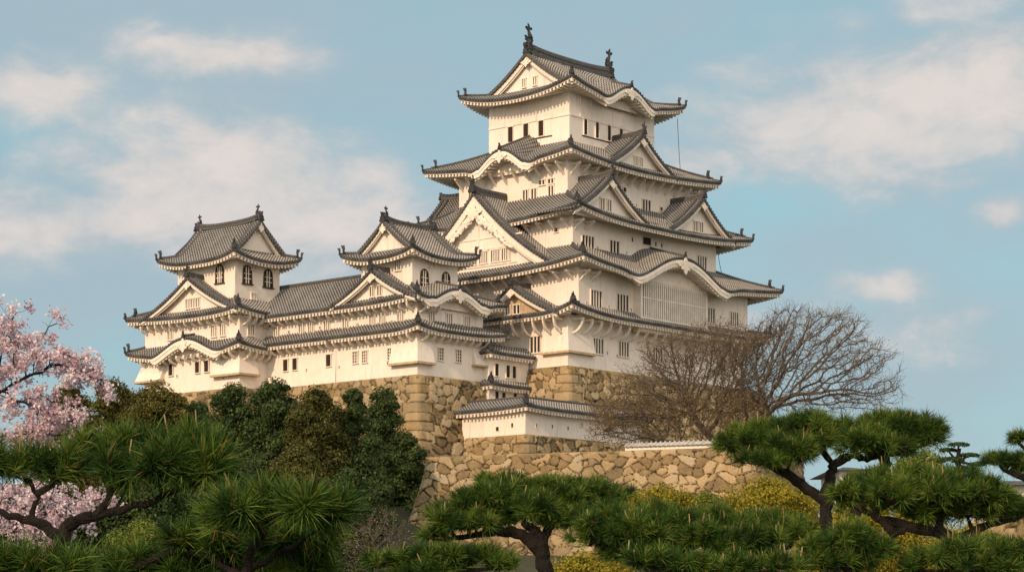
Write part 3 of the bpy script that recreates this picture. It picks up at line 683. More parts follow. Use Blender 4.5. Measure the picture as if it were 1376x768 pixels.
def stone_mass(name, pts, ztop, H, lab, a=.12, b=.018, res=.10, cell=(1.15, .85), seed=1, faces=(0,), quoin=(1, 1), inset=0.0, group=None, ztop2=None, disp=1.0, courses=True):
    """battered masonry. pts: plan corners of the top (world xy, counter-clockwise from the left end of face 0)"""
    pts = [np.array(p[:2]) for p in pts]; n = len(pts); cen = sum(pts)/n
    root_loc = (*pts[0], ztop-H)
    nrm = []
    for i in range(n):
        d = pts[(i+1) % n]-pts[i]; d = d/np.linalg.norm(d); nn = np.array([d[1], -d[0]])
        if np.dot(nn, (pts[i]+pts[(i+1) % n])/2-cen) < 0: nn = -nn
        nrm.append(nn)
    def cornerpt(i, off):          # intersection of the offset faces at corner i
        n1, n2 = nrm[i-1], nrm[i]; A = np.array([n1, n2]); c = np.array([np.dot(n1, pts[i]), np.dot(n2, pts[i])]);
        return np.stack([np.linalg.solve(A, c+o) for o in off])
    m = MB()
    for i in range(n):
        j = (i+1) % n; L_ = np.linalg.norm(pts[j]-pts[i]); r = res if i in faces else 1.2
        h = np.linspace(0, H, max(3, int(H/r))); off = batter(h, a, b)
        A0 = cornerpt(i, off); A1 = cornerpt(j, off); ns = max(3, int(L_/r)); q = np.linspace(0, 1, ns)
        P2 = A0[None]*(1-q)[:, None, None]+A1[None]*q[:, None, None]
        if ztop2 is None: zt_ = np.full(ns, ztop)
        else: zt_ = ztop+(ztop2-ztop)*(q if i == 0 else (0*q+1 if i == 1 else (1-q if i == 2 else 0*q)))
        Z = zt_[:, None]-h[None, :]
        t = np.full(Z.shape, .5)
        if i in faces:
            S_, Hh = np.meshgrid(q*L_, h, indexing='ij'); wob = .35*np.sin(S_*.9+seed)*np.cos(Hh*1.3)+.12*np.sin(S_*3.1+Hh*2.2)
            e, ID, CX, CY = worley(S_+wob*.5+50, Hh+wob*.35+.2*np.sin(S_*1.7), cell[0], cell[1], seed+i*7)
            dist = np.clip(e/.19, 0, 1)
            dsp = .26*(1-(1-dist)**2.2) + (ID-.5)*.16 + .10*CX*(ID-.5)*2 + .08*CY*np.sin(ID*40)
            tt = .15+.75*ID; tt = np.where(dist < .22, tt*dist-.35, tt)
            for side_i, sv in ((0, S_), (1, L_-S_)):
                if (i+side_i) % n == 0 and not quoin[0]: continue
                if not courses: dsp = dsp*np.clip(sv/.3, 0, 1); continue
                rh = .92; row = np.floor((Hh+.05)/rh); Lq = np.where((row.astype(int)+side_i+i) % 2 == 0, 1.7, 1.05)+.28*np.sin(row*5.1); fr = Hh+.05-row*rh
                inside = sv < Lq; eq = np.minimum(np.minimum(fr, rh-fr), Lq-sv); eq = np.where(inside, eq, 0)
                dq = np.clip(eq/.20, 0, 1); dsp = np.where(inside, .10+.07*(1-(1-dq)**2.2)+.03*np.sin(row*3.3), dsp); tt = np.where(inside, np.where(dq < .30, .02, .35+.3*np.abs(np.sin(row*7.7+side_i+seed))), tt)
                near = np.clip(sv/.25, 0, 1); dsp = dsp*near
            dsp *= disp
            fadeT = np.clip(Hh/.12, 0, 1); dsp = dsp*(fadeT*.8+.2)
            nn = nrm[i]; P2 = P2+nn[None, None]*(dsp[:, :, None]); t = tt
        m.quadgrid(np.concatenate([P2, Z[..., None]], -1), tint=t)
    # top
    tp = [np.array([*p, (ztop if (ztop2 is None or k in (0, n-1)) else ztop2)-.03]) for k, p in enumerate(pts)]; m.prism([p+np.array([*(.12*(nrm[k-1]+nrm[k])*disp), 0]) for k, p in enumerate(tp)], (0, 0, -.3), tint=.5)
    o = m.build(name, M['stone'], None, root_loc, smooth=True); o.location = root_loc
    return tag(o, lab, 'stone wall', group)
# ================================================================== MAIN KEEP
K = Bld('main_keep', 13.0, 8.0, zz(0, 0, 491), 'tall white main keep with five tiers of grey tiled roofs, the biggest building', 'castle keep')
zS = zz(0, 0, 491)                                     # top of the keep's stone base
w1 = (0., 30.2, 0., 24.); w2 = (1.1, 30.4, -.5, 23.5); w3 = (2.83, 27.5, 1.67, 21.8); w4 = (4.59, 26.3, 3.81, 18.79); w5 = (7.24, 21.74, 5.76, 16.9)
e1 = (-1.99, 33.2, -2.21, 26.2); e2 = (-1.05, 33.66, -2.95, 25.5); e3 = (.79, 31.06, -.79, 22.6); e4 = (2.46, 28.29, 1.54, 22.13); e5 = (4.99, 24.40, 3.51, 19.2)
z1e = zR(e1[2], 841, 438)+.75; z1t = zR(w2[2], 841, 421)+.1
z2e = zR(e2[2], 827, 370)+.75; z2t = zR(w3[2], 817.5, 341)+.15
z3e = zR(e3[2], 873.8, 313.8)+.75; z3t = zR(w4[2], 873.8, 287)+.15
z4e = zR(e4[2], 873.8, 243)+.75; z4t = zR(w5[2], 793, 199)+.15
z5e = zL(e5[0], 694.7, 139)+.75; mid5 = (e5[2]+e5[3])/2; z5t = zR(mid5, 760, 88)
print('ROOF Z', [round(v, 2) for v in (zS, z1e, z1t, z2e, z2t, z3e, z3t, z4e, z4t, z5e, z5t)])
walls(K, w1, zS-.3, z1e+.4, taper=.12); walls(K, w2, z1e, z2e+.5); walls(K, w3, z2e+.3, z3e+.5); walls(K, w4, z3e+.3, z4e+.5); walls(K, w5, z4e+.3, z5e+.5)
r1 = Roof(K, e1, w2, z1e, z1t, lift=.9, over=1.95)
r2 = Roof(K, e2, w3, z2e, z2t, lift=.95, over=2.1, karas=[('R', sR(e2[2], 920)-e2[0], (sR(e2[2], 984)-sR(e2[2], 862))/2, 2.35, .30)])
r3 = Roof(K, e3, w4, z3e, z3t, lift=.95, over=1.95)
r4 = Roof(K, e4, w5, z4e, z4t, lift=.95, over=2.1, karas=[('L', sL(e4[0], 672)-e4[2], 3.9, 1.75, .42)])
r5 = Roof(K, e5, w5, z5e, z5t, lift=1.15, over=2.2, ridge='x', Ds=2.7, karas=[('R', sR(e5[2], 848)-e5[0], 4.1, 1.5, .30)])
gA = sR(mid5, 712); gB = sR(mid5, 821)
hip_gable_ends(r5, gA, gB-.5, 'x', bw=.55, fishes=1.25, wins=[(-.75, .75, .5, .9, 2), (.75, .75, .5, .9, 2)])
# top storey timbering
def strips(B, side, plane, segs, d=.05, w=.09):
    m = MB()
    for (a0, b0, a1, b1) in segs:
        if side == 'R': m.box(min(a0, a1)-(w/2 if a0 == a1 else 0), max(a0, a1)+(w/2 if a0 == a1 else 0), plane-d, plane, min(b0, b1)-(w/2 if b0 == b1 else 0), max(b0, b1)+(w/2 if b0 == b1 else 0))
        else: m.box(plane-d, plane, min(a0, a1)-(w/2 if a0 == a1 else 0), max(a0, a1)+(w/2 if a0 == a1 else 0), min(b0, b1)-(w/2 if b0 == b1 else 0), max(b0, b1)+(w/2 if b0 == b1 else 0))
    m.build('timber_band', M['plaster'], B.root, B.org)
zb = zz(w5[0], w5[2], 153.5); zt = z5e-.1
xs = np.linspace(w5[0], w5[1], 9); ys = np.linspace(w5[2], w5[3], 6)
strips(K, 'R', w5[2]-.001, [(w5[0], zb, w5[1], zb)]+[(x, zb+.05, x, zt) for x in xs[1:-1]], .09, .16)
strips(K, 'L', w5[0]-.001, [(w5[2], zb, w5[3], zb)]+[(y, zb+.05, y, zt) for y in ys[1:-1]], .09, .16)
for p, q in ((686.6, 181), (707.3, 176.7), (727.6, 172.7)): window(K, 'L', w5[0], p, q, .75, 1.65, 'dark', 4)
for p, q in ((786.4, 170.4), (802, 174.7), (818, 178.5), (834, 182)): window(K, 'R', w5[2], p, q, .62, 1.75, 'dark', 2)
m = MB(); za_ = zL(w5[0], 707.3, 176.7)-.92; m.box(w5[0]-.07, w5[0]-.001, sL(w5[0], 742), sL(w5[0], 681), za_-.08, za_+.04)
zb_ = zR(w5[2], 802, 174.7)-.96; m.box(sR(w5[2], 782), sR(w5[2], 842), w5[2]-.07, w5[2]-.001, zb_-.08, zb_+.04); m.build('window_sill_rail', M['wood'], K.root, K.org)
for p, q in ((706.7, 263.8), (718, 262), (741, 258.3)): window(K, 'L', w4[0], p, q, .72, 1.3, 'slot', 2)
for p, q in ((728.8, 245.3), (740.8, 243.5)): window(K, 'L', w4[0], p, q, .8, .5, 'slot', 2)
window(K, 'L', w4[0], 633.5, 262, .6, 1.3, 'slot', 2)
window(K, 'R', w4[2], 868, 277, 1.45, 1.35, 'slot', 3); window(K, 'R', w4[2], 838.7, 255, .55, .5, 'dark', 2); window(K, 'R', w4[2], 888, 281, .5, .4, 'dark', 2)
window(K, 'R', w3[2], 789.5, 326.5, 1.95, 1.45, 'slot', 4); window(K, 'R', w3[2], 825, 332.5, 1.6, 1.4, 'slot', 3)
window(K, 'R', w3[2], 868.5, 324, 1.5, .85, 'dark', 2); window(K, 'R', w3[2], 942.5, 352.8, 1.7, 1.4, 'slot', 4)
window(K, 'R', w3[2], 904, 341.5, .55, .5, 'slot', 2); window(K, 'R', w3[2], 913, 343.2, .55, .5, 'slot', 2)
window(K, 'L', w3[0], 748, 309, .55, .45, 'dark', 2)
for p, q in ((849.5, 322), (881, 328), (889, 330)): loophole(K, 'R', w3[2], p, q, .3, .45)
window(K, 'R', w2[2], 800.5, 402, 1.75, 1.75, 'slot', 4); window(K, 'R', w2[2], 836, 407.5, 1.95, 1.8, 'slot', 4)
window(K, 'R', w2[2], 955, 424, 1.3, 1.6, 'slot', 3); window(K, 'R', w2[2], 986, 429, 1.5, 1.55, 'slot', 4)
window(K, 'L', w1[0]-.06, 720, 463, 1.35, 1.65, 'slot', 3)
for p, q in ((803, 465), (837.5, 469), (883, 477), (925, 486), (968, 492)): window(K, 'R', w1[2]-.06, p, q, 1.7, 1.55, 'slot', 4)
for p, q in ((700, 269), (752, 261), (729, 266)): loophole(K, 'L', w4[0], p, q, .2, .3)
for p, q in ((855, 276), (898, 285)): loophole(K, 'R', w4[2], p, q, .2, .3)
for p, q in ((776, 328), (803, 333), (842, 340), (930, 355)): loophole(K, 'R', w3[2], p, q, .2, .3)
for p, q in ((788, 407), (818, 412), (848, 416)): loophole(K, 'R', w2[2], p, q, .2, .3)
for p, q in ((786, 486), (816, 474), (829, 478)): loophole(K, 'R', w1[2]-.08, p, q, .2, .3)
# latticed bay under the curved gable
bx0, bx1 = sR(w2[2]-.9, 862), sR(w2[2]-.9, 949); by = w2[2]-.9
bt = z2e+.75; bb = zR(by, 905, 436); bmid = zR(by, 905, 431)
m = MB(); m.box(bx0, bx1, by+.25, w2[2]+.1, bb-1.2, bt); m.box(bx0-.18, bx0+.18, by-.05, w2[2], bb-1.2, bt-.2); m.box(bx1-.18, bx1+.18, by-.05, w2[2], bb-1.2, bt-.2)
m.box(bx0+.18, bx1-.18, by, by+.25, bb-1.2, bb+.35); m.box(bx0+.18, bx1-.18, by, by+.25, bt-1.0, bt-.35)
bay = m.build('lattice_bay', M['trim'], K.root, K.org)
m = MB(); m.box(bx0+.18, bx1-.18, by+.12, by+.2, bb+.35, bt-1.0); m.build('bay_opening', M['void'], bay, K.org)
m = MB(); nb = 30
for i in range(nb):
    x = bx0+.3+(bx1-bx0-.6)*(i+.5)/nb; m.box(x-.09, x+.09, by-.05, by+.05, bb+.35, bt-1.0)
zq = bb+.35+(bt-1.0-bb-.35)*.52; m.box(bx0+.18, bx1-.18, by-.08, by-.052, zq-.05, zq+.05); m.build('lattice', M['trim'], bay, K.org)
# gables of the main keep
dfe = lambda Rf, k, d: Rf.ze + Rf.g(d, Rf.ins[k])
def dormer(B, Rf, side, apex, pxl, pxr, d, back, **kw):
    plane = (Rf.E[2] if side == 'R' else Rf.E[0])+d; f_ = sR if side == 'R' else sL
    sc = f_(plane, apex[0]); za = zz(sc, plane, apex[1]) if side == 'R' else zz(plane, sc, apex[1])
    s0, s1 = f_(plane, pxl), f_(plane, pxr); hw = abs(s1-s0)/2; zb_ = dfe(Rf, side, d)+.02; sc = kw.pop('sc', sc)
    return gable(B, side, plane, sc, zb_, hw, za-zb_-.45, back, **kw), sc, zb_, hw, za
g4, *_ = dormer(K, r4, 'R', (857, 183), 820, 893, .9, 3.4, bw=.42, wins=[(-.45, .75, .6, 1.0, 2), (.45, .75, .6, 1.0, 2)], kind='small')
g3a, *_ = dormer(K, r3, 'R', (815, 238), 777, 856, 1.0, 4.4, bw=.46, wins=[(-.75, .95, .7, 1.2, 2), (.35, .95, .7, 1.2, 2)])
g3b, *_ = dormer(K, r3, 'R', (938, 268), 900, 970, 1.0, 4.4, bw=.46, wins=[(-.55, .85, .7, 1.1, 2), (.45, .85, .7, 1.1, 2)])
g1, *_ = dormer(K, r1, 'L', (693, 385), 648, 741, .9, 2.6, spread=1.35, bw=.42, stain=True, wins=[(-1.0, .6, .7, .9, 2), (.2, .6, .9, .9, 2)])
gg, sc_, zb_, hw_, za_ = dormer(K, r2, 'L', (643, 261), 588, 779, 1.35, 5.5, bw=.95, kind='big', spread=1.10, base_drop=1.0)
band = MB(); bz = 1.35
gwin = MB()
for p, q in ((635, 358), (650, 354.8), (666, 351.8), (680.5, 349)):
    y = sL(e2[0]+1.35, p); u_ = -(y-sc_); me = win_mesh('slot', 1.15, 1.25, 4); wo = link('gable_window', me[0], gg, (u_, -.003, bz)); link('window_bars', me[1], wo)
for z_ in (bz-.85, bz+.85): band.box(-hw_*.62, hw_*.55, -.09, 0, z_-.09, z_+.09)
band.box(-hw_*.80, hw_*.62, -.07, 0, bz+1.9, bz+2.05); band.box(-.12, .12, -.08, 0, bz+.95, bz+4.5); band.box(hw_*.42, hw_*.42+.2, -.08, 0, -.2, bz+1.9)
band.build('gable_beam', M['trim'], gg)
m = MB(); m.prism([(hw_*.30+.32*math.cos(t), -.3, bz+3.1+.45*math.sin(t)) for t in np.linspace(0, 6.28, 9)[:-1]], (0, .3, 0)); m.build('beam_end', M['trim'], gg)
# gable of the hidden rear front, seen in profile beyond the west corner
gf = gable(K, 'R', 0, 0, 0, 3.4, 3.2, 3.2, bw=.45, fin=False)
gf.rotation_euler = (0, 0, math.pi); gf.location = K.loc(w4[0]+1.2, e3[3]-1.0, z3e+.9)
# corbels
for Rf, sd_, pl, a, b_, z_, rc, dr, st in ((r1, 'R', w1[2]-.05, .6, 29.5, z1e-.55, 1.5, 1.35, 1.5), (r1, 'L', w1[0]-.05, .6, 7.5, z1e-.55, 1.5, 1.35, 1.5),
        (r2, 'L', w2[0], .2, 22.5, z2e-.45, 1.2, .85, 1.75), (r3, 'L', w3[0], 2.3, 21, z3e-.4, 1.1, .8, 1.7), (r4, 'L', w4[0], 4.3, 18.2, z4e-.35, 1.3, 1.15, 1.5),
        (r4, 'R', w4[2], 5.2, 25.8, z4e-.35, 1.2, 1.0, 1.55)):
    brackets(Rf, sd_, pl, a, b_, z_, rc, dr, st, curved=(Rf is r1))
for Rf, w_ in ((r2, w2), (r3, w3)):
    brackets(Rf, 'R', w_[2], w_[0]+.3, w_[0]+2.0, Rf.ze-.45, 1.2, .85, 1.7, curved=False)
drop_bay(K, w1[0]-.08, sR(w1[2], 795), w1[2]-.08, sL(w1[0], 732), zz(0, 0, 471), z1e-1.3, .42, .42)

# ================================================================== stone base of the keep
def cw(x, y): return c2w(x, y)[:2]
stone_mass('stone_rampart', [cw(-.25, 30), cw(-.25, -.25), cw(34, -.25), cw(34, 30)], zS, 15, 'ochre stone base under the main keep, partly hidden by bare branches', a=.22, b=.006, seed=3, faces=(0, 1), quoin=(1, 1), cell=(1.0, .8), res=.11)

# ================================================================== MIDDLE SMALL KEEP + CORRIDOR
mx, my = corner(560.8, -10)
mw = sR(my, 649); mE = mx+9.5; mdy = sL(mx, 452)          # body east edge, north edge
zM = zz(mx, my, 503)
yK = sL(mx, 359)                                          # where the corridor meets the far small keep
S2 = Bld('small_keep', mx+4.7, my+4.5, zM, 'white small keep with arched gable over its shaded front, between corridor and main keep', 'small keep', 'small keeps of the castle')
bodyM = (mx, mw, my, mdy)
tx, ty = corner(554, -10+2.6); tw = sR(ty, 615); tn = sL(tx, 485.6); tower = (tx, tw, ty, tn)
oh = 1.45
eU = (mx-oh, mw+2.1, my-oh, mdy); eLw = (mx-oh, mw+2.0, my-oh, mdy)
zU = zz(eU[0], eU[2]+.0, 406)+.55; zUt = zz(tx, ty, 385)+.1
zLo = zL(eLw[0], 500, 455.0)+.65; zLt = zLo+.95
ux, uy = corner(555, -10+1.0); 
eT = (tx-1.45, tw+1.6, ty-1.45, tn+1.5)
zT = zz(eT[0], eT[2], 341)+.15; zTt = zR((eT[2]+eT[3])/2, 548, 303)-.1
print('S2', [round(v, 2) for v in (*bodyM, *tower, zM, zU, zUt, zLo, zLt, zT, zTt)])
walls(S2, bodyM, zM-.3, zLo+.4, taper=.1); walls(S2, (mx, mw, my, mdy), zLo+.2, zU+.35); walls(S2, tower, zU, zT+.45)
rl = Roof(S2, eLw, (mx, mw, my, mdy-.01), zLo, zLt, lift=.45, over=1.3, sides='LRE', ends={'LB': 1, 'EB': 1}, name='roof')
ru = Roof(S2, eU, (tx, tw, ty, mdy-.01), zU, zUt, lift=.5, over=1.35, sides='LRE', ends={'LB': 1, 'EB': 1}, karas=[('R', sR(eU[2], 617)-eU[0], 4.4, 1.35, .25)])
rt = Roof(S2, eT, tower, zT, zTt, lift=.75, over=1.35, ridge='x', Ds=1.5)
midT = (eT[2]+eT[3])/2
hip_gable_ends(rt, sR(midT, 520.5), sR(midT, 578), 'x', bw=.36, fishes=.62)
gs2, *_ = dormer(S2, ru, 'L', (506, 364), 461, 553, .7, 2.6, bw=.42, wins=[(-.55, .8, .6, 1.0, 2), (.45, .8, .6, 1.0, 2)])
window(S2, 'L', tx, 535.4, 356.3, .8, 1.0, 'slot', 3)
for p, q in ((570, 375), (599, 379)): window(S2, 'R', ty, p, q, .95, 1.75, 'bell', 3)
window(S2, 'R', ty, 579.4, 355.6, .75, .5, 'slot', 3)
for p, q in ((465, 435), (501, 430), (514.4, 428.4), (538.8, 425.7)): window(S2, 'L', mx, p, q, .8, 1.15, 'slot', 3)
for p, q in ((579, 425.7), (603, 429), (626.8, 433)): window(S2, 'R', my, p, q, .85, 1.15, 'slot', 3)
for p, q in ((478, 480), (490.7, 479), (525, 475.5)): window(S2, 'L', mx-.06, p, q, .75, 1.15, 'grid', 3)
for p, q in ((591.6, 475.5), (615.6, 478)): window(S2, 'R', my-.06, p, q, .85, 1.2, 'grid', 3)
for p, q in ((480, 436), (526, 432), (521, 488)): loophole(S2, 'L', mx-.06, p, q, .2, .25)
brackets(rl, 'L', mx-.05, my+.5, mdy-.5, zLo-.42, 1.0, .62, 1.15); brackets(rl, 'R', my-.05, mx+.5, mw-.3, zLo-.42, 1.0, .62, 1.15)
brackets(ru, 'L', mx, my+.5, mdy-.5, zU-.42, 1.0, .6, 1.15); brackets(ru, 'R', my, mx+.4, mx+2.2, zU-.42, 1.05, .75, .9)
drop_bay(S2, mx-.06, sR(my, 579), my-.06, sL(mx, 528), zz(mx, my, 485.5), zLo-1.0, .5, .5)
m = MB(); a0, a1 = sR(my, 634), sR(my, 654); zb_ = zR(my, 645, 491)
m.hexa([(a0, my-.6, zb_), (a1, my-.6, zb_), (a1, my+.3, zb_), (a0, my+.3, zb_), (a0, my-.05, zLo-.7), (a1, my-.05, zLo-.7), (a1, my+.3, zLo-.7), (a0, my+.3, zLo-.7)]); o = m.build('stone_drop_bay', M['plaster'], S2.root, S2.org)
m = MB(); m.box(a0-.1, a1+.1, my-.7, my+.3, zb_-.18, zb_-.002); m.build('ledge', M['stain'], o, S2.org)

C1 = Bld('corridor_building', mx+3.5, (mdy+yK)/2, zM, 'long low white corridor building with grey tiled ridge joining the two small keeps', 'corridor')
cwid = 7.2; cor = (mx, mx+cwid, mdy+.004, yK+2)
walls(C1, cor, zM-.3, zLo+.4, taper=.1); walls(C1, (mx, mx+cwid, mdy+.004, yK+2), zLo+.2, zU+.35)
rc_l = Roof(C1, (mx-oh, mx+cwid+oh, mdy+.003, yK+2), (mx, mx+cwid, mdy, yK+2), zLo, zLt, lift=0, over=1.3, sides='LE', ends={'LB': 1, 'LR': 1, 'EB': 1, 'ER': 1})
zCr = zL(mx+cwid/2, 430, 382)
rc_u = Roof(C1, (mx-oh, mx+cwid+oh, mdy-1.5, yK+3), (mx+cwid/2-.02, mx+cwid/2+.02, mdy, yK+2), zU, zCr, lift=0, over=1.35, sides='LE', ends={'LB': 1, 'LR': 1, 'EB': 1, 'ER': 1})
m = MB(); y = np.linspace(mdy-1.5, yK+3, 30); sweep_box(m, np.stack([0*y+mx+cwid/2, y, 0*y+zCr+.02], -1), .42, .42); m.build('ridge', M['ridge'], rc_u.obj, C1.org)
for p, q in ((372.5, 446.5), (406, 441.6), (418.6, 440), (440, 438)): window(C1, 'L', mx, p, q, .8, 1.1, 'slot', 3)
for p, q in ((384.3, 490.6), (396.8, 489), (442, 484)): window(C1, 'L', mx-.06, p, q, .72, 1.2, 'dark', 3)
brackets(rc_l, 'L', mx-.05, mdy+.5, yK-.3, zLo-.42, 1.0, .62, 1.15); brackets(rc_u, 'L', mx, mdy+.5, yK-.3, zU-.42, 1.0, .6, 1.15)
for p, q in ((388, 446), (430, 440), (412, 497), (456, 493)): loophole(C1, 'L', mx-.06, p, q, .2, .25)

# ================================================================== FAR SMALL KEEP
kx = sR(yK, 322); kL = sL(kx, 195); kE = kx+9.0
z3 = zz(kx, yK, 519)
S3 = Bld('small_keep', kx+4.5, (yK+kL)/2, zM, 'white small keep standing apart at the far left, with bell-shaped windows under its top roof', 'small keep', 'small keeps of the castle')
qx, qy = corner(316, kx+yK+2.2); qw = sR(qy, 375.6); qn = sL(qx, 239); tow3 = (qx, qw, qy, qn)
eA = (kx-oh, kE+oh, yK-oh, kL+oh); kin = (kx, kE, yK, kL)
zK1 = zz(kx-oh, yK-oh, 468)+.35; zK2 = zz(kx-oh, yK-oh, 421)+.35; zK2t = zz(qx, qy, 402)+.1
e3t = (qx-1.55, qw+1.6, qy-1.55, qn+1.5); zK3 = zz(e3t[0], e3t[2], 345.5)+.15; zK3t = zL((e3t[0]+e3t[1])/2, 308, 304)
print('S3', [round(v, 2) for v in (*kin, *tow3, z3, zK1, zK2, zK2t, zK3, zK3t)])
walls(S3, kin, zM-3.3, zK1+.4, taper=.1); walls(S3, kin, zK1+.2, zK2+.35); walls(S3, tow3, zK2, zK3+.45)
ra = Roof(S3, eA, kin, zK1, zK1+.95, lift=.5, over=1.3, karas=[('L', sL(eA[0], 247)-eA[2], 5.0, 1.35, .22)])
rb = Roof(S3, eA, (qx, qw, qy, qn), zK2, zK2t, lift=.55, over=1.35)
rr = Roof(S3, e3t, tow3, zK3, zK3t, lift=.75, over=1.4, ridge='y', Ds=1.6)
m3 = (e3t[0]+e3t[1])/2
hip_gable_ends(rr, sL(m3, 345), sL(m3, 270), 'y', bw=.38, fishes=.68)
gs3, *_ = dormer(S3, rb, 'L', (259.5, 374), 205, 308, .8, 2.8, bw=.42, wins=[(-.8, .95, .55, .95, 2), (0, .95, .55, .95, 2), (.8, .95, .55, .95, 2)])
window(S3, 'L', qx, 295.5, 368.5, 1.0, 1.75, 'bell', 4)
for p, q in ((332, 369.5), (360, 374.5)): window(S3, 'R', qy, p, q, 1.0, 1.75, 'bell', 3)
for p, q in ((340.5, 358.6), (340.5, 398)): window(S3, 'R', qy, p, q, .7, .6, 'slot', 3)
for p, q in ((229.5, 449), (288, 444.8), (300, 443.2)): window(S3, 'L', kx, p, q, .8, 1.15, 'slot', 3)
window(S3, 'R', yK, 336.7, 443.5, .85, 1.1, 'slot', 3)
for p, q in ((230, 496.7), (265.7, 493), (278, 491.6)): window(S3, 'L', kx-.07, p, q, .72, 1.2, 'dark', 3)
brackets(ra, 'L', kx-.05, yK+.5, kL-.4, zK1-.42, 1.0, .62, 1.2); brackets(ra, 'R', yK-.05, kx+.5, mx-.5, zK1-.42, 1.05, .8, .95)
brackets(rb, 'L', kx, yK+.5, kL-.4, zK2-.42, 1.0, .6, 1.2); brackets(rb, 'R', yK, kx+.5, mx-.5, zK2-.42, 1.05, .75, .95)
drop_bay(S3, kx-.07, sR(yK, 343), yK-.07, sL(kx, 289), zz(kx, yK, 501), zK1-1.0, .5, .5)
ya, yb = sL(kx, 222), kL+.3; zb_ = zL(kx, 205, 512)
m = MB(); m.hexa([(kx-.75, ya, zb_), (kx+1, ya, zb_), (kx+1, yb+.5, zb_), (kx-.75, yb+.5, zb_), (kx-.06, ya, zK1-.6), (kx+1, ya, zK1-.6), (kx+1, yb, zK1-.6), (kx-.06, yb, zK1-.6)]); o = m.build('stone_drop_bay', M['plaster'], S3.root, S3.org)
m = MB(); m.box(kx-.85, kx+1, ya-.1, yb+.6, zb_-.2, zb_-.002); m.build('ledge', M['stain'], o, S3.org)
for p, q in ((250, 449), (238, 505), (300, 508)): loophole(S3, 'L', kx-.07, p, q, .2, .25)

# stone under small keeps and corridor
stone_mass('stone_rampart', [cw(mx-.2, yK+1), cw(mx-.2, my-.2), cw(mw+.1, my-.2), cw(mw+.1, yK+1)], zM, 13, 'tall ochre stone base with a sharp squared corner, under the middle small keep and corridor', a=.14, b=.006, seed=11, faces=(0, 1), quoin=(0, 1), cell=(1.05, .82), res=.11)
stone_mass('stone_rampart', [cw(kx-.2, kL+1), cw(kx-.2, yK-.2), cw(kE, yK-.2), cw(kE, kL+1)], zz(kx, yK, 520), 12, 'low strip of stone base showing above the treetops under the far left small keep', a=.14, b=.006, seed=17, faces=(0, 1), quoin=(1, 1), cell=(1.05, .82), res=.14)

# ================================================================== STEPPED CONNECTING BUILDING
gy = my-.9; gx0 = sR(gy, 657); gx1 = -.35
ztop = zR(gy, 690, 474)
G = Bld('linking_building', gx0+2, gy+2, zR(gy, 690, 540), 'narrow white stepped building with two small tiled roofs, wedged before the main keep base', 'linking building')
zga = zR(gy-.9, 690, 478)+.1; zgb = zR(gy-.9, 690, 520)+.1
walls(G, (gx0, gx1, gy, gy+5), zR(gy, 690, 556), zgb+.1); walls(G, (gx0+.02, gx1, gy+.003, gy+5), zgb-.1, zga+.2)
for zz_, h_ in ((zga, .95), (zgb, .7)):
    r_ = Roof(G, (gx0-.7, gx1-.02, gy-.95, gy+6.), (gx0+.35, gx1-.05, gy+.35, gy+5.5), zz_, zz_+h_, lift=.12, over=.85, sides='LR', ends={'RE': 1, 'LB': 1})
for p, q in ((667, 496.6), (682, 498.8), (690.3, 500)): window(G, 'R', gy, p, q, .62, 1.25, 'dark', 2)
for p, q in ((667, 533.5), (676.2, 535), (691.5, 536)): window(G, 'R', gy, p, q, .62, 1.2, 'dark', 2)

# ================================================================== ROOFED GATE WALL
hx, hy = corner(706, -14.0)
hxe = sR(hy, 862); hyn = sL(hx, 632)
zH1 = zz(hx, hy, 552); zH0 = zz(hx, hy, 583)
H_ = Bld('roofed_wall', hx+4, hy+2, zH0, 'long low white plastered wall with a bent tiled roof above the lower stone rampart', 'plaster wall')
walls(H_, (hx, hxe, hy, hy+3.0), zH0-.4, zH1+.3); walls(H_, (hx+.003, hx+3.0, hy+.02, hyn), zH0-.4, zH1+.3, 'wall')
m = MB(); xq = sL(hx, 621); m.hexa([(hx-.25, hyn-.01, zH0-2.0), (hx+2.5, hyn-.01, zH0-2.0), (hx+2.5, xq-.3, zH0-2.0), (hx-.25, xq-.3, zH0-2.0), (hx-.02, hyn-.01, zH1+.2), (hx+2.5, hyn-.01, zH1+.2), (hx+2.5, xq, zH1+.2), (hx-.02, xq, zH1+.2)]); m.build('wall_end', M['plaster'], H_.root, H_.org)
rH = Roof(H_, (hx-.95, hxe+.5, hy-.95, xq+.8), (hx+1.4, hxe+.5, hy+1.4, xq+.8), zH1+.32, zH1+1.35, lift=.25, over=.8, sides='LR', ends={'RE': 1, 'LB': 1})
m = MB(); y = np.linspace(hy+1.4, xq+.8, 20); sweep_box(m, np.stack([0*y+hx+1.4, y, 0*y+zH1+1.36], -1), .3, .28); x = np.linspace(hx+1.4, hxe+.5, 30); sweep_box(m, np.stack([x, 0*x+hy+1.4, 0*x+zH1+1.36], -1), .3, .28); m.build('ridge', M['ridge'], rH.obj, H_.org)
for p, q in ((668.5, 576), (688.5, 571)): loophole(H_, 'L', hx, p, q, .42 if p < 670 else .3, .42)
for p, q in ((721, 571.5), (742, 572.5), (763, 575), (800, 581), (830, 585)): loophole(H_, 'R', hy, p, q, .25, .35)
stone_mass('stone_terrace', [cw(hx-.15, hyn+.3), cw(hx-.15, hy-.15), cw(hxe+9, hy-.15), cw(hxe+9, hyn+.3)], zH0, 6, 'upper course of ochre boulders right beneath the low white plastered wall', a=.14, b=.01, seed=23, faces=(0, 1), quoin=(0, 1), cell=(1.0, .8), res=.10)

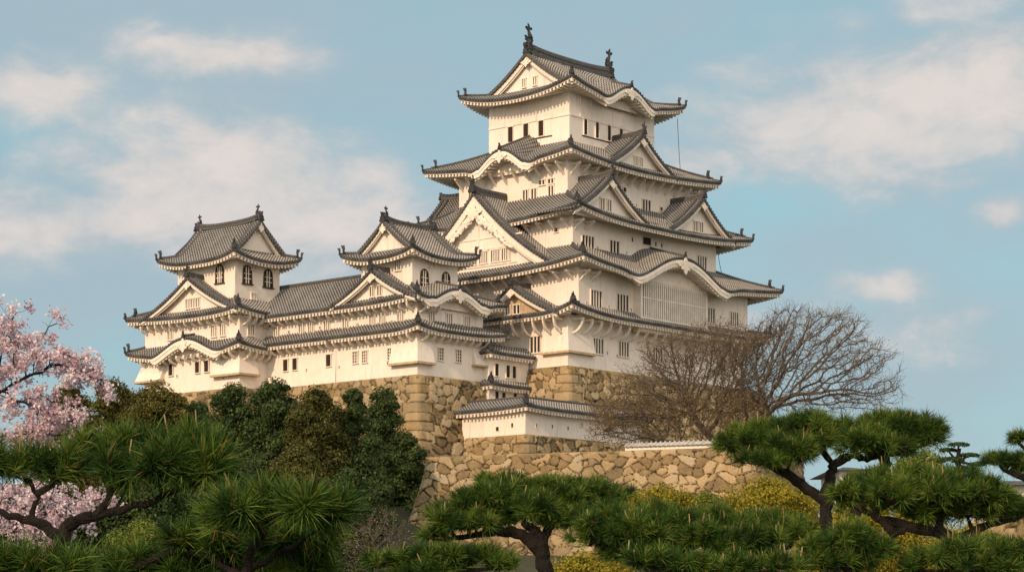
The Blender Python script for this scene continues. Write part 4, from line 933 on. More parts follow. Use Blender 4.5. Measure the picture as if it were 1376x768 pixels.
# ================================================================== LOWER RAMPART
YA, YB = 196.0, 184.0
A_ = at(575, 613.5, YA); B_ = at(1012, 597, YB); A_[2] = B_[2] = A_[2]
B_ = np.array([(1012-688)*YB/F, YB, A_[2]])
dvec = (B_-A_)[:2]; dvec /= np.linalg.norm(dvec); nb_ = np.array([-dvec[1], dvec[0]])
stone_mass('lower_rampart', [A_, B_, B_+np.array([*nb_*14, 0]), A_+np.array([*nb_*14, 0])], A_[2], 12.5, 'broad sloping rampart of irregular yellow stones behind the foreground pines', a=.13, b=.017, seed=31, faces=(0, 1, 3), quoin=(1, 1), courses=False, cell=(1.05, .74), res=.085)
# little tiled coping on the rampart
p0 = at(846, 606, 0+190); cp = MB(); s0_ = 0
t0 = (846-575)/(1012-575); t1 = (985-575)/(1012-575)
Pa = A_+(B_-A_)*t0; Pb = A_+(B_-A_)*t1; Ln = np.linalg.norm(Pb-Pa); n_ = int(Ln/.42)
cpb = MB(); d3 = np.array([*dvec, 0]); q3 = np.array([*nb_, 0])
for i in range(n_):
    c_ = Pa+d3*(i+.5)*.42+q3*.3+np.array([0, 0, .55])
    cp.tube([c_-q3*.46-np.array([0, 0, .24]), c_+q3*.0+np.array([0, 0, .12]), c_+q3*.42-np.array([0, 0, .22])], .085, 6, cap=True)
c0 = Pa+q3*.3; c1 = Pb+q3*.3
def slab(mb, a, b, w, z0, z1): mb.hexa([a-q3*w+[0, 0, z0], b-q3*w+[0, 0, z0], b+q3*w+[0, 0, z0], a+q3*w+[0, 0, z0], a-q3*w+[0, 0, z1], b-q3*w+[0, 0, z1], b+q3*w+[0, 0, z1], a+q3*w+[0, 0, z1]])
slab(cpb, c0, c1, .22, -.2, .30); top = MB()
top.ring(np.array([[a+q3*u_+np.array([0, 0, z_]) for u_, z_ in ((-.42, .30), (-.42, .38), (0, .62), (.42, .38), (.42, .30))] for a in (c0, c1)]))
cr = empty('coping_wall', tuple(Pa), 'very low wall with pale tiled coping along the top of the rampart', 'low wall')
for nme, mb_, mt_ in (('wall', cpb, M['plaster']), ('coping', top, M['coping']), ('coping_tiles', cp, M['coping'])):
    mb_.build(nme, mt_, cr, tuple(Pa))

# ================================================================== GROUND
def gh(x, y):
    def ss(v, a, b): t = np.clip((v-a)/(b-a), 0, 1); return t*t*(3-2*t)
    z = 3.2*ss(y, 60, 150) + 3.4*ss(y, 150, 185)*np.clip(1-(x-5)/60, 0, 1)
    z += 5.5*ss(y, 178, 205)*ss(-x, -3, 12) + 6*ss(y, 200, 225)*ss(60-np.abs(x+5), 0, 30)
    z += .25*np.sin(x*.21+1)*np.cos(y*.17) - 0*x
    return np.where(y < 45, z*0+.0*x, z)
xs = np.concatenate([[-4000, -1500, -500, -200], np.linspace(-110, 110, 111), [200, 500, 1500, 4000]]); ys = np.concatenate([[-300, -50, 0, 10, 20, 30, 40], np.linspace(46, 260, 108), [320, 500, 1500, 6000]])
X_, Y_ = np.meshgrid(xs, ys, indexing='ij'); g_ = MB(); g_.quadgrid(np.stack([X_, Y_, gh(X_, Y_)*np.where(np.abs(X_) > 150, .4, 1)], -1))
tag(g_.build('ground', M['ground'], smooth=True), kind='structure')
# ================================================================== PLANTS
def rand_unit(n):
    v = rng.normal(size=(n, 3)); return v/np.linalg.norm(v, axis=1)[:, None]
def leaves(mb, P, Nn, size, tint):
    """one small folded leaf spray per point"""
    n = len(P); a = rand_unit(n); u = np.cross(Nn, a); u /= np.linalg.norm(u, axis=1)[:, None]+1e-9; w = np.cross(Nn, u)
    s = (size*rng.uniform(.6, 1.3, n))[:, None]
    V = np.stack([P-u*s*.5, P-w*s*.32+Nn*s*.10, P+u*s*.5, P+w*s*.32+Nn*s*.10], 1)
    mb.add(V.reshape(-1, 3), np.arange(n*4).reshape(n, 4), np.repeat(tint, 4))
def clump(mb, c, r, size, n, base):
    d = rand_unit(n); d[:, 2] = np.where(d[:, 2] < -.35, -d[:, 2], d[:, 2]); rad = rng.uniform(.55, 1.05, n)**.6
    P = c + d*r*rad[:, None]; N_ = d*.8+rand_unit(n)*.7+np.array([0, 0, .35]); N_ /= np.linalg.norm(N_, axis=1)[:, None]
    leaves(mb, P, N_, size, np.clip(base+rng.normal(0, .16, n), 0, 1))
def bushy(name, px, top, bot, hw, Y, material, label, cat='tree', shape='round', leaf=.26, nclump=90, per=230, depth=1.0, trunk=True, group=None, cr=.24, base_z=None):
    c0 = at(px, top, Y); zb_ = float(gh(np.array(c0[0]), np.array(float(Y)))) if base_z is None else base_z
    ztop = c0[2]; w = hw*Y/F; cb = at(px, bot, Y)[2]; Hc = ztop-cb
    root = empty(name, (c0[0], Y, zb_), label, cat, group)
    org = (c0[0], Y, zb_); m = MB(); cs = []
    nl = 22 if cat == 'tree' else 12; lobes = []
    for i in range(nl):                       # a crown is a pile of uneven lobes
        t = (i+.5)/nl; a = i*2.4+px*.1+rng.uniform(-.4, .4)
        prof = (1-t)**.7*.72+.05 if shape == 'cone' else .62*math.sqrt(max(0, 1-(max(0, t-.25)/.75)**2))*(1 if t > .2 else .85)
        lr = w*rng.uniform(.40, .60)*(1-.35*t if shape != 'cone' else 1-.55*t)
        rr = w*prof*rng.uniform(.75, 1.15); top_l = cb+(Hc-lr*.8)*t if i < nl-1 else ztop-lr*.8
        if i == nl-1: rr *= .3
        lobes.append((np.array([c0[0]+rr*math.cos(a), Y+depth*rr*math.sin(a), top_l]), lr))
    for i in range(nclump):
        lc, lr = lobes[i % nl]; d = rand_unit(1)[0]; d[2] = abs(d[2])*.9-.25; r_ = lr*rng.uniform(.26, .46)
        c = lc+d*lr*np.array([1, 1, .85])*rng.uniform(.55, 1.0); cs.append(c)
        clump(m, c, np.array([r_, r_, r_*.8]), leaf, int(per*rng.uniform(.5, 1.1)), rng.uniform(.2, .8))
    for lc, lr in lobes:                      # inner foliage and loose sprays
        k_ = int(per*8); d = rand_unit(k_); rad = rng.uniform(.45, 1.2, k_)[:, None]
        leaves(m, lc+d*rad*lr*np.array([1, 1, .9]), d*.6+rand_unit(k_)*.6, leaf*1.1, rng.uniform(.1, .9, k_))
    m.build('crown', material, root, org)
    if trunk:
        t_ = MB(); top_ = np.array([c0[0], Y, ztop-.25*Hc]); base = np.array([c0[0], Y, zb_-.4])
        pts = [base+(top_-base)*q+np.array([.25*math.sin(q*5+px), .2*math.cos(q*4), 0]) for q in np.linspace(0, 1, 9)]
        t_.tube(pts, np.linspace(max(.10, w*.085), .04, 9), 7)
        for c in cs[::5]:
            k = min(7, max(1, int((c[2]-base[2])/(top_[2]-base[2])*8)-1)); p = pts[k]; t_.tube([p, (p+c)/2+np.array([0, 0, .1]), c], [w*.03, w*.02, .02], 5)
        t_.build('trunk', M['bark'], root, org)
    return root
gE = 'evergreens on the castle slope'
ev = [
 (92, 516, 720, 56, 201, 'olive', 'round', 'olive tree half hidden by the cherry blossom at the left'),
 (152, 509, 715, 66, 196, 'olive', 'round', 'yellowish olive tree with a rounded top, leftmost below the far small keep'),
 (214, 514, 715, 64, 193, 'olive', 'round', 'olive green tree standing under the drop bay of the far small keep'),
 (262, 540, 715, 52, 196, 'ever', 'round', 'lower dark green tree between the olive trees and the tall evergreens'),
 (312, 516, 715, 56, 190, 'ever', 'round', 'dark green tree with a narrow top in front of the corridor, left of a pair'),
 (368, 510, 715, 58, 188, 'ever', 'round', 'dark green full tree in front of the corridor, right of a pair'),
 (424, 522, 715, 62, 185, 'brownleaf', 'round', 'bronze tinted bushy tree in front of the middle stone base'),
 (476, 524, 715, 50, 187, 'ever', 'cone', 'slim dark evergreen just behind the bronze tinted tree'),
 (515, 521, 735, 62, 203, 'ever', 'cone', 'tall dark conical evergreen beside the stone corner of the middle small keep'),
 (546, 583, 750, 42, 202, 'ever', 'round', 'dark low evergreen touching the left edge of the lower rampart'),
 (398, 600, 760, 60, 172, 'brownleaf', 'round', 'bronze tinted lower tree above the near left pine'),
 (300, 606, 770, 70, 168, 'ever', 'round', 'broad dark tree filling the slope behind the near left pine'),
 (470, 630, 775, 52, 166, 'ever', 'round', 'dark lower tree right of the bronze tinted lower tree'),
 (190, 620, 775, 80, 160, 'ever', 'round', 'wide shaded tree low on the slope behind the pine and cherry'),
 (60, 640, 780, 70, 158, 'ever', 'round', 'shaded green tree behind the lower cherry blossom at far left'),
]
for (px, tp, bt_, hw, Y, mt, shp, lab) in ev:
    bushy('evergreen_tree', px, tp, bt_, hw, Y, M[mt], lab, 'tree', shp, group=gE, nclump=330, per=140, leaf=.23)
gB = 'clipped yellow green shrubs'
for (px, tp, bt_, hw, Y, mt, lab, lf) in [
  (1030, 640, 705, 78, 150, 'yellow', 'golden yellow shrub in front of the right end of the rampart', .17),
  (885, 652, 705, 60, 120, 'yellow', 'yellow green shrub just above the middle pine, before the rampart', .14),
  (950, 662, 720, 40, 130, 'lime', 'small lime green shrub between the two golden shrubs', .14),
  (1240, 602, 700, 66, 100, 'lime', 'light green rounded tree behind the right hand pines', .12),
  (1150, 632, 700, 30, 120, 'lime', 'small pale green shrub seen through the gap under the upper right pine', .12),
  (1215, 690, 790, 62, 60, 'yellow', 'bright yellow shrub under the right hand pines', .07),
  (1180, 672, 760, 40, 70, 'yellow', 'golden shrub filling the gap behind the trunk of the twin crowned pine', .08),
  (1300, 700, 790, 70, 75, 'yellow', 'wide golden shrub under the low layered pine', .08),
  (1120, 692, 790, 56, 64, 'yellow', 'yellow green shrub between the middle and right hand pines', .07),
  (1330, 716, 790, 60, 62, 'lime', 'green low shrub at the bottom right corner behind the pine', .07),
  (790, 742, 800, 70, 60, 'yellow', 'low yellow green shrub at the foot of the middle pine', .07),
  (190, 700, 790, 60, 60, 'lime', 'dim green shrub seen under the near left pine', .07),
  (590, 728, 800, 60, 75, 'lime', 'green low shrub at the foot of the rampart left of the middle pine', .08),
]:
    bushy('shrub', px, tp, bt_, hw, Y, M[mt], lab, 'shrub', 'round', leaf=lf, nclump=60, per=200, group=gB, cr=.26, trunk=True)

# ---------- pines
def needles(mb, C, A, Ln, n, spread=1.25, w=.0055):
    """C: tuft centres, A: tuft axes"""
    k = len(C); A = A/np.linalg.norm(A, axis=1)[:, None]
    d = rand_unit(k*n).reshape(k, n, 3); d = d*np.sin(np.clip(spread, 0, 1.5))+A[:, None]*(1.0-.35*rng.uniform(0, 1, (k, n, 1))); d /= np.linalg.norm(d, axis=2)[..., None]
    l = Ln*rng.uniform(.55, 1.1, (k, n, 1))*rng.uniform(.75, 1.15, (k, 1, 1)); b0 = C[:, None]+A[:, None]*rng.uniform(-.35, .45, (k, n, 1))*Ln*.7
    tip = b0+d*l; tip[..., 2] -= .05*l[..., 0]*(1-d[..., 2])
    s = np.cross(d, rand_unit(k*n).reshape(k, n, 3)); s /= np.linalg.norm(s, axis=2)[..., None]
    s2 = s*w/2; mid = (b0+tip)/2+np.array([0, 0, .04])*l
    V = np.stack([b0-s2, b0+s2, mid+s2, mid-s2, tip], 2).reshape(-1, 3); i = np.arange(k*n)[:, None]*5
    t = np.clip(rng.uniform(.1, .85, (k, 1))+rng.normal(0, .2, (k, n)), 0, .95); t[rng.random((k, n)) < .02] = 1.0
    m0 = mb.n; mb.add(V, np.array([[0, 1, 2, 3]])+i, np.repeat(t.reshape(-1), 5)); mb.F.setdefault((3, 0), []).append(np.array([[3, 2, 4]])+i+m0)
def pine(label, Y, pads, limbs, Ln=.118, n=120, group='foreground black pines', spc=.074, wd=.0040, cands=1.0, depth=.75, trunk_r=.07):
    b = at(limbs[0][0][0], limbs[0][0][1], Y); org = (b[0], Y, 0.0); root = empty('pine_tree', org, label, 'pine', group)
    t = MB(); ends = []
    for L_ in limbs:
        pts = [at(q[0], q[1], Y+(q[3] if len(q) > 3 else 0)) for q in L_]; rad = [.70*q[2]*Y/F for q in L_]
        if L_ is limbs[0]: pts = [np.array([pts[0][0]+.02, Y, -.1])]+pts; rad = [rad[0]*1.25]+rad
        # smooth and knobbly
        pp = []; rr = []
        for a_, b_, ra, rb_ in zip(pts[:-1], pts[1:], rad[:-1], rad[1:]):
            for q in np.linspace(0, 1, 5)[:-1]: pp.append(a_*(1-q)+b_*q+rng.normal(0, .006, 3)); rr.append((ra*(1-q)+rb_*q)*rng.uniform(.88, 1.15))
        pp.append(pts[-1]); rr.append(rad[-1]); t.tube(pp, rr, 9); ends += pp
    ends = np.array(ends)
    for (px, py, hw, hh, *dy) in pads:
        dyv = dy[0] if dy else 0; c = at(px, py, Y+dyv); rx = hw*Y/F; rz = hh*Y/F; ry = rx*depth
        rx = max(rx-Ln*.55, rx*.35); rz = max(rz-Ln*.62, rz*.25); ry = max(ry-Ln*.4, ry*.4)
        area = 2*np.pi*((rx*ry+rx*rz+ry*rz)/3)*1.35; k = max(7, int(area/spc**2)); d = rand_unit(k); d[:, 2] = np.where(d[:, 2] < -.25, -d[:, 2], d[:, 2])
        f_ = rng.uniform(.72, 1.06, k)[:, None]; C = c+d*np.array([rx, ry, rz*np.where(1, 1, 1)])*f_
        C[:, 2] = np.where(d[:, 2] < 0, c[2]+d[:, 2]*rz*.5, C[:, 2])+rng.normal(0, .012, k)
        A = d*np.array([1/max(rx, .05), 1/max(ry, .05), 1/max(rz, .04)])*min(rx, rz+.05); A = A/np.linalg.norm(A, axis=1)[:, None]*.75+np.array([0, 0, .55])
        m = MB(); needles(m, C, A, Ln, n, w=wd)
        ki = max(3, k//4); Ci = c+rand_unit(ki)*np.array([rx, ry, rz*.6])*.55; needles(m, Ci, rand_unit(ki)*.8+np.array([0, 0, .5]), Ln, n, w=wd*1.2)
        if cands:
            up = C[(d[:, 2] > .35)]
            for p in up[rng.random(len(up)) < .36*cands]:
                h_ = Ln*rng.uniform(.25, .85)*1.0; q = rng.normal(0, .16, 3)*h_; q[2] = h_; s0_ = p+np.array([0, 0, Ln*.35])
                m.tube([s0_, s0_+q*.5, s0_+q], [.0058, .0052, .003], 5, tint=rng.uniform(.1, .9), mat=1)
        m.build('foliage_pad', [M['needle'], M['candle']], root, org)
        j = np.argmin(np.linalg.norm(ends-(c-np.array([0, 0, rz*.4])), axis=1)); e = ends[j]
        u_ = c-np.array([0, 0, rz*.35]); t.tube([e, (e+u_)/2-np.array([0, 0, .01]), u_], [.020, .016, .010], 6)
        for p in C[::2]: t.tube([u_, (u_+p)/2+np.array([0, 0, -.008]), p], [.007, .005, .004], 4)
    t.build('trunk', M['bark'], root, org)
    return root
pine('pine with twin spreading crowns against the sky at the right', 18.5,
  [(1000, 603, 44, 34), (1040, 588, 46, 30, .1), (1062, 612, 48, 32, -.15), (1092, 575, 42, 24), (1100, 598, 30, 26, -.1), (1140, 588, 46, 28, .1), (1165, 600, 45, 32, -.15), (1190, 574, 44, 22, .1), (1230, 582, 46, 26), (1248, 592, 34, 24), (1200, 606, 40, 26, -.1), (1025, 620, 38, 20, -.2)],
  [[(1122, 800, 16), (1118, 740, 14), (1110, 700, 13), (1109, 668, 12), (1116, 640, 10), (1120, 622, 9), (1142, 612, 8), (1170, 614, 8), (1205, 604, 6)], [(1109, 672, 12), (1086, 658, 10), (1064, 640, 9), (1030, 622, 6), (1004, 610, 4)], [(1180, 640, 14), (1192, 626, 12), (1184, 606, 9), (1190, 592, 5)], [(1150, 690, 12), (1165, 655, 12), (1182, 636, 12)]])
pine('low pine with layered dark crowns at right, below the twin crowned pine', 16.5,
  [(1140, 668, 40, 26), (1172, 652, 42, 24), (1200, 668, 48, 34, -.15), (1232, 650, 44, 28), (1262, 672, 50, 38, -.15), (1290, 652, 44, 28), (1318, 672, 46, 34, -.1), (1346, 686, 40, 30), (1300, 690, 44, 22), (1240, 692, 44, 20), (1372, 690, 30, 22)],
  [[(1330, 800, 18), (1322, 760, 16), (1300, 730, 14), (1262, 714, 12), (1222, 708, 10), (1180, 694, 8), (1150, 680, 5)], [(1222, 708, 9), (1200, 716, 9), (1186, 700, 7), (1172, 680, 5)], [(1262, 714, 10), (1262, 690, 6)], [(1290, 722, 9), (1330, 704, 7), (1360, 698, 4)]])
pine('pine whose branch ends reach in from the right edge', 22,
  [(1368, 590, 22, 9), (1342, 620, 28, 16), (1370, 624, 30, 20), (1390, 630, 30, 18)],
  [[(1420, 800, 16), (1415, 700, 14), (1400, 655, 10), (1375, 640, 7), (1350, 632, 4)], [(1400, 650, 7), (1385, 610, 5), (1370, 596, 3)]])
pine('pine in the middle with a dark forked trunk before the rampart', 17.5,
  [(690, 660, 40, 20, .3), (738, 656, 44, 16, .3), (786, 660, 42, 18, .3), (628, 684, 38, 28), (660, 672, 40, 28), (606, 706, 36, 26, -.1), (582, 722, 26, 16), (640, 706, 42, 24, -.1), (712, 686, 42, 28, -.1), (744, 700, 36, 22), (778, 700, 40, 30, .1), (684, 700, 30, 20, .1), (670, 652, 44, 18, .5), (716, 668, 50, 26, .3), (762, 674, 46, 26, .2), (806, 678, 44, 24, .4), (650, 690, 46, 22, .2), (598, 694, 34, 20, .2), (826, 664, 34, 14, .6)],
  [[(742, 800, 19), (732, 765, 16), (727, 738, 14), (722, 718, 12), (708, 704, 8), (700, 690, 5)], [(727, 742, 13), (706, 720, 12), (680, 712, 10), (650, 716, 7), (612, 722, 5)], [(727, 732, 10), (738, 706, 9), (760, 700, 6), (785, 700, 4)]])
pine('long low pine with many candles, right of the forked trunk', 16,
  [(800, 722, 44, 36, -.1), (828, 702, 44, 30), (858, 722, 46, 40, -.2), (880, 698, 44, 26, .1), (912, 712, 44, 32), (950, 706, 46, 28, .1), (948, 728, 46, 30, -.2), (990, 712, 46, 30), (1030, 710, 44, 28, .1), (1020, 732, 46, 30, -.2), (1064, 720, 42, 30), (900, 738, 40, 26, -.1), (985, 742, 44, 24, -.2), (838, 744, 38, 26)],
  [[(880, 810, 17), (884, 775, 15), (900, 755, 12), (940, 745, 9), (1000, 742, 7), (1060, 735, 4)], [(884, 772, 12), (860, 750, 9), (820, 738, 6)]])
pine('small rounded pine low in the gap between the middle and right pines', 15,
  [(1106, 742, 40, 28), (1140, 728, 44, 28), (1172, 744, 40, 28), (1130, 758, 50, 22), (1085, 760, 36, 18)], [[(1140, 830, 14), (1138, 780, 10), (1140, 750, 6)]])
pine('pine tops along the bottom edge left of the forked trunk', 15,
  [(515, 756, 38, 18), (558, 752, 44, 20), (602, 752, 44, 22), (645, 750, 40, 20), (680, 760, 36, 18), (575, 772, 60, 20)], [[(600, 840, 14), (600, 790, 10), (600, 765, 6)]])
pine('pine tops in the bottom right corner', 15,
  [(1250, 752, 40, 20), (1296, 744, 44, 24), (1342, 744, 42, 24), (1378, 748, 34, 24), (1320, 764, 60, 20), (1215, 764, 34, 16)], [[(1310, 840, 14), (1310, 795, 10), (1310, 765, 6)]])
pine('pine tops along the bottom edge under the long low pine', 14.5,
  [(872, 758, 46, 22), (918, 760, 44, 20), (962, 764, 44, 20), (1010, 764, 44, 18), (1052, 762, 40, 18)], [[(940, 840, 14), (940, 795, 10), (940, 770, 6)]])
pine('near pine with the longest needles, reaching across the left side', 11.5,
  [(30, 632, 60, 36), (-20, 625, 50, 36), (84, 636, 50, 30), (128, 612, 54, 32, .1), (178, 606, 56, 30, .1), (160, 640, 52, 34, -.1), (212, 632, 56, 42, -.15), (250, 606, 56, 32, .1), (262, 640, 56, 42, -.1), (290, 622, 46, 38)],
  [[(78, 810, 18), (80, 760, 16), (80, 722, 15), (100, 700, 12), (130, 692, 10), (170, 684, 8), (220, 668, 6), (260, 650, 4)], [(80, 722, 12), (58, 704, 10), (22, 694, 8), (-20, 680, 6)], [(130, 692, 8), (150, 664, 6), (170, 640, 4)], [(40, 700, 7), (50, 670, 5), (40, 645, 4)]], Ln=.165, n=150, spc=.095, wd=.0042, cands=.3)
pine('near dark pine with a lit rounded top at lower left', 10.5,
  [(330, 692, 52, 38), (366, 678, 54, 34, .1), (404, 686, 54, 38, -.1), (444, 694, 42, 32), (300, 702, 40, 26, .1), (372, 728, 60, 28, .55), (436, 730, 44, 26, .6), (300, 736, 54, 26, .7), (250, 730, 50, 28, .8), (340, 762, 70, 24, .8), (420, 764, 56, 22, .7), (262, 768, 60, 22, .9), (200, 760, 56, 22, 1.0), (150, 770, 56, 20, 1.0)],
  [[(330, 830, 14, .5), (330, 790, 12, .5), (335, 750, 9, .4), (350, 715, 7, .3), (372, 690, 5)], [(332, 770, 8, .5), (380, 740, 6, .5), (430, 712, 4, .2)], [(330, 775, 8, .6), (280, 750, 6, .7), (240, 735, 4, .8)]], Ln=.16, n=150, spc=.095, wd=.0042, cands=.25)
pine('dark pine tops in the bottom left corner', 10.5,
  [(-10, 756, 60, 30), (44, 764, 54, 24), (92, 770, 46, 20)], [[(40, 850, 12), (40, 800, 9), (40, 772, 5)]], Ln=.16, n=110, spc=.10, cands=.2)
# tiny pruned pine far off at the right
root = empty('cloud_pruned_pine', tuple(at(1290, 660, 85)), 'tiny cloud pruned pine far off beyond the right hand pines', 'pine')
org = tuple(at(1290, 660, 85)); m = MB(); t = MB()
pts = [at(1290, 680, 85), at(1294, 640, 85), at(1286, 620, 85), at(1290, 602, 85)]; t.tube(pts, [.18, .14, .1, .05], 6)
for (px, py, r_) in ((1288, 598, 15), (1274, 605, 13), (1302, 612, 15), (1280, 618, 17), (1312, 624, 12), (1296, 630, 16)):
    c = at(px, py, 85+rng.uniform(-.4, .4)); q = r_*85/F; clump(m, c, np.array([q, q*.8, q*.28]), .10, 380, .4); t.tube([pts[2], (pts[2]+c)/2, c], [.06, .05, .03], 5)
m.build('crown', M['ever'], root, org); t.build('trunk', M['bark'], root, org)

# ---------- bare trees by space colonisation
def colonise(starts, att, step, infl, kill, iters):
    nodes = [np.array(p, float) for p in starts]; par = [i-1 for i in range(len(starts))]
    att = np.asarray(att); D = np.full(len(att), 1e9); NI = np.zeros(len(att), int); done = 0
    for it in range(iters):
        for k in range(done, len(nodes)):
            d = np.linalg.norm(att-nodes[k], axis=1); c = d < D; D[c] = d[c]; NI[c] = k
        done = len(nodes); keep = D > kill; att, D, NI = att[keep], D[keep], NI[keep]
        if not len(att): break
        use = D < infl; 
        if not use.any(): use = D < D.min()+step*2
        u = np.unique(NI[use])
        for k in u:
            v = att[use & (NI == k)]-nodes[k]; v = (v/np.linalg.norm(v, axis=1)[:, None]).mean(0); v = v/(np.linalg.norm(v)+1e-9)+rng.normal(0, .16, 3)
            v /= np.linalg.norm(v); nodes.append(nodes[k]+v*step); par.append(k)
    return np.array(nodes), np.array(par)
def radii(nodes, par, tip, ex=2.3):
    w = np.zeros(len(nodes)); ch = np.zeros(len(nodes), int)
    for i in range(len(nodes)-1, -1, -1):
        if ch[i] == 0: w[i] = tip**ex
        if par[i] >= 0: w[par[i]] += w[i]; ch[par[i]] += 1
    return w**(1/ex), ch
def skel_mesh(mb, nodes, par, r, sides=5, tint=.5, maxr=9):
    i = np.where(par >= 0)[0]; A = nodes[par[i]]; B_ = nodes[i]; ra = np.minimum(r[par[i]], r[i]*1.35); rb_ = r[i]
    d = B_-A; d /= np.linalg.norm(d, axis=1)[:, None]+1e-9; u = np.cross(d, np.array([.31, .52, .79])); u /= np.linalg.norm(u, axis=1)[:, None]; w = np.cross(d, u)
    an = np.linspace(0, 2*np.pi, sides, endpoint=False)
    c = np.cos(an)[None, :, None]*u[:, None]+np.sin(an)[None, :, None]*w[:, None]
    V = np.concatenate([(A-d*ra[:, None]*.3)[:, None]+c*ra[:, None, None], B_[:, None]+c*rb_[:, None, None]], 1)
    q = np.array([[k, (k+1) % sides, (k+1) % sides+sides, k+sides] for k in range(sides)])
    mb.add(V.reshape(-1, 3), (q[None]+np.arange(len(i))[:, None, None]*2*sides).reshape(-1, 4), tint)
def twigs(mb, P, D0, n, L_, r, tint=.5, up=.3):
    k = len(P); d = rand_unit(k*n)+np.repeat(D0, n, 0)*1.1+np.array([0, 0, up]); d /= np.linalg.norm(d, axis=1)[:, None]
    B0 = np.repeat(P, n, 0); l = (L_*rng.uniform(.5, 1.2, k*n))[:, None]; M_ = B0+d*l*.5; d2 = d+rand_unit(k*n)*.45; E_ = M_+d2*l*.5
    u = np.cross(d, rand_unit(k*n)); u /= np.linalg.norm(u, axis=1)[:, None]+1e-9; w = np.cross(d, u)
    sec = [u, -.5*u+.87*w, -.5*u-.87*w]
    V = np.stack([B0+s*r for s in sec]+[M_+s*r*.8 for s in sec]+[E_+s*r*.5 for s in sec], 1)
    q = np.array([[0, 1, 4, 3], [1, 2, 5, 4], [2, 0, 3, 5], [3, 4, 7, 6], [4, 5, 8, 7], [5, 3, 6, 8]])
    mb.add(V.reshape(-1, 3), (q[None]+np.arange(k*n)[:, None, None]*9).reshape(-1, 4), tint)
    return E_
def bare(label, Y, base, stem, env, natt, tipr=.022, budn=2, budsize=.10, step=.42, dy=4.0, group='bare cherry and maple trees by the rampart', tw=3, twl=.9, low_cut=None, budmat='bud', name='bare_tree'):
    starts = [at(q[0], q[1], Y) for q in stem]; gz = starts[0][2]; org = tuple(starts[0])
    root = empty(name, org, label, 'tree', group)
    A = []
    tot = sum(e[2]*e[3] for e in env)
    for (px, py, hw, hh) in env:
        n = int(natt*hw*hh/tot); d = rand_unit(n)*(rng.uniform(0, 1, n)**.38)[:, None]; c = at(px, py, Y)
        A.append(c+d*np.array([hw*Y/F, dy*min(1, hw/60), hh*Y/F]))
    nodes, par = colonise(np.array([starts[0]]+starts[1:]), np.vstack(A), step, step*7, step*1.5, 70)
    r, ch = radii(nodes, par, tipr); m = MB(); skel_mesh(m, nodes, par, r); m.build('trunk', M['limb'], root, org)
    sm = np.where((r < tipr*2.4) & (par >= 0))[0]; D0 = nodes[sm]-nodes[par[sm]]; D0 /= np.linalg.norm(D0, axis=1)[:, None]+1e-9
    m = MB(); E_ = twigs(m, nodes[sm], D0, tw, twl, tipr*.62); m.build('twigs', M['twig'], root, org)
    if budn:
        m = MB(); sel = rng.random(len(E_)) < .5; P = np.repeat(E_[sel], budn, 0)+rng.normal(0, .14, (sel.sum()*budn, 3)); leaves(m, P, rand_unit(len(P)), budsize, rng.uniform(.1, .9, len(P)))
        m.build('leaf_buds' if budmat == 'bud' else 'blossom', M[budmat], root, org)
    return root
bare('bare spreading tree with the tall domed crown against the sky', 190, None, [(1016, 608), (1016, 595), (1022, 575), (1030, 556)],
     [(1090, 480, 88, 68), (1060, 455, 62, 46), (1150, 500, 62, 52), (1120, 440, 50, 30), (1175, 535, 42, 22), (1020, 500, 40, 60), (1080, 540, 90, 20)], 3200, tipr=.024, budn=1, budsize=.12, step=.38)
bare('bare brown tree with a leaning crown in front of the main keep base', 191, None, [(966, 610), (962, 598), (950, 582), (935, 565)],
     [(930, 500, 80, 58), (880, 530, 66, 44), (965, 470, 62, 40), (840, 555, 50, 26), (1000, 520, 50, 50), (905, 480, 50, 34)], 3000, tipr=.023, budn=3, budsize=.13, step=.36)
bare('bare tree with low arching limbs spreading left over the white wall', 190, None, [(944, 610), (938, 602), (915, 596), (890, 591)],
     [(850, 582, 62, 18), (830, 560, 46, 20), (880, 560, 50, 24), (930, 560, 50, 30), (975, 560, 40, 34)], 1200, tipr=.02, budn=9, budsize=.14, step=.36, dy=3)
bare('thin bare tree between the two big bare crowns', 193, None, [(1003, 608), (1000, 590), (1004, 560)],
     [(1000, 500, 44, 60), (985, 450, 34, 24), (1040, 470, 40, 44)], 800, tipr=.02, budn=2, budsize=.11, step=.38, dy=3)
bare('leafless shrub with pale blossom specks left of the rampart foot', 150, None, [(505, 800), (503, 770), (505, 745)],
     [(505, 720, 48, 40), (480, 740, 40, 34), (535, 745, 30, 34)], 800, tipr=.014, budn=1, budsize=.06, step=.26, dy=2, tw=3, twl=.5, budmat='petal')

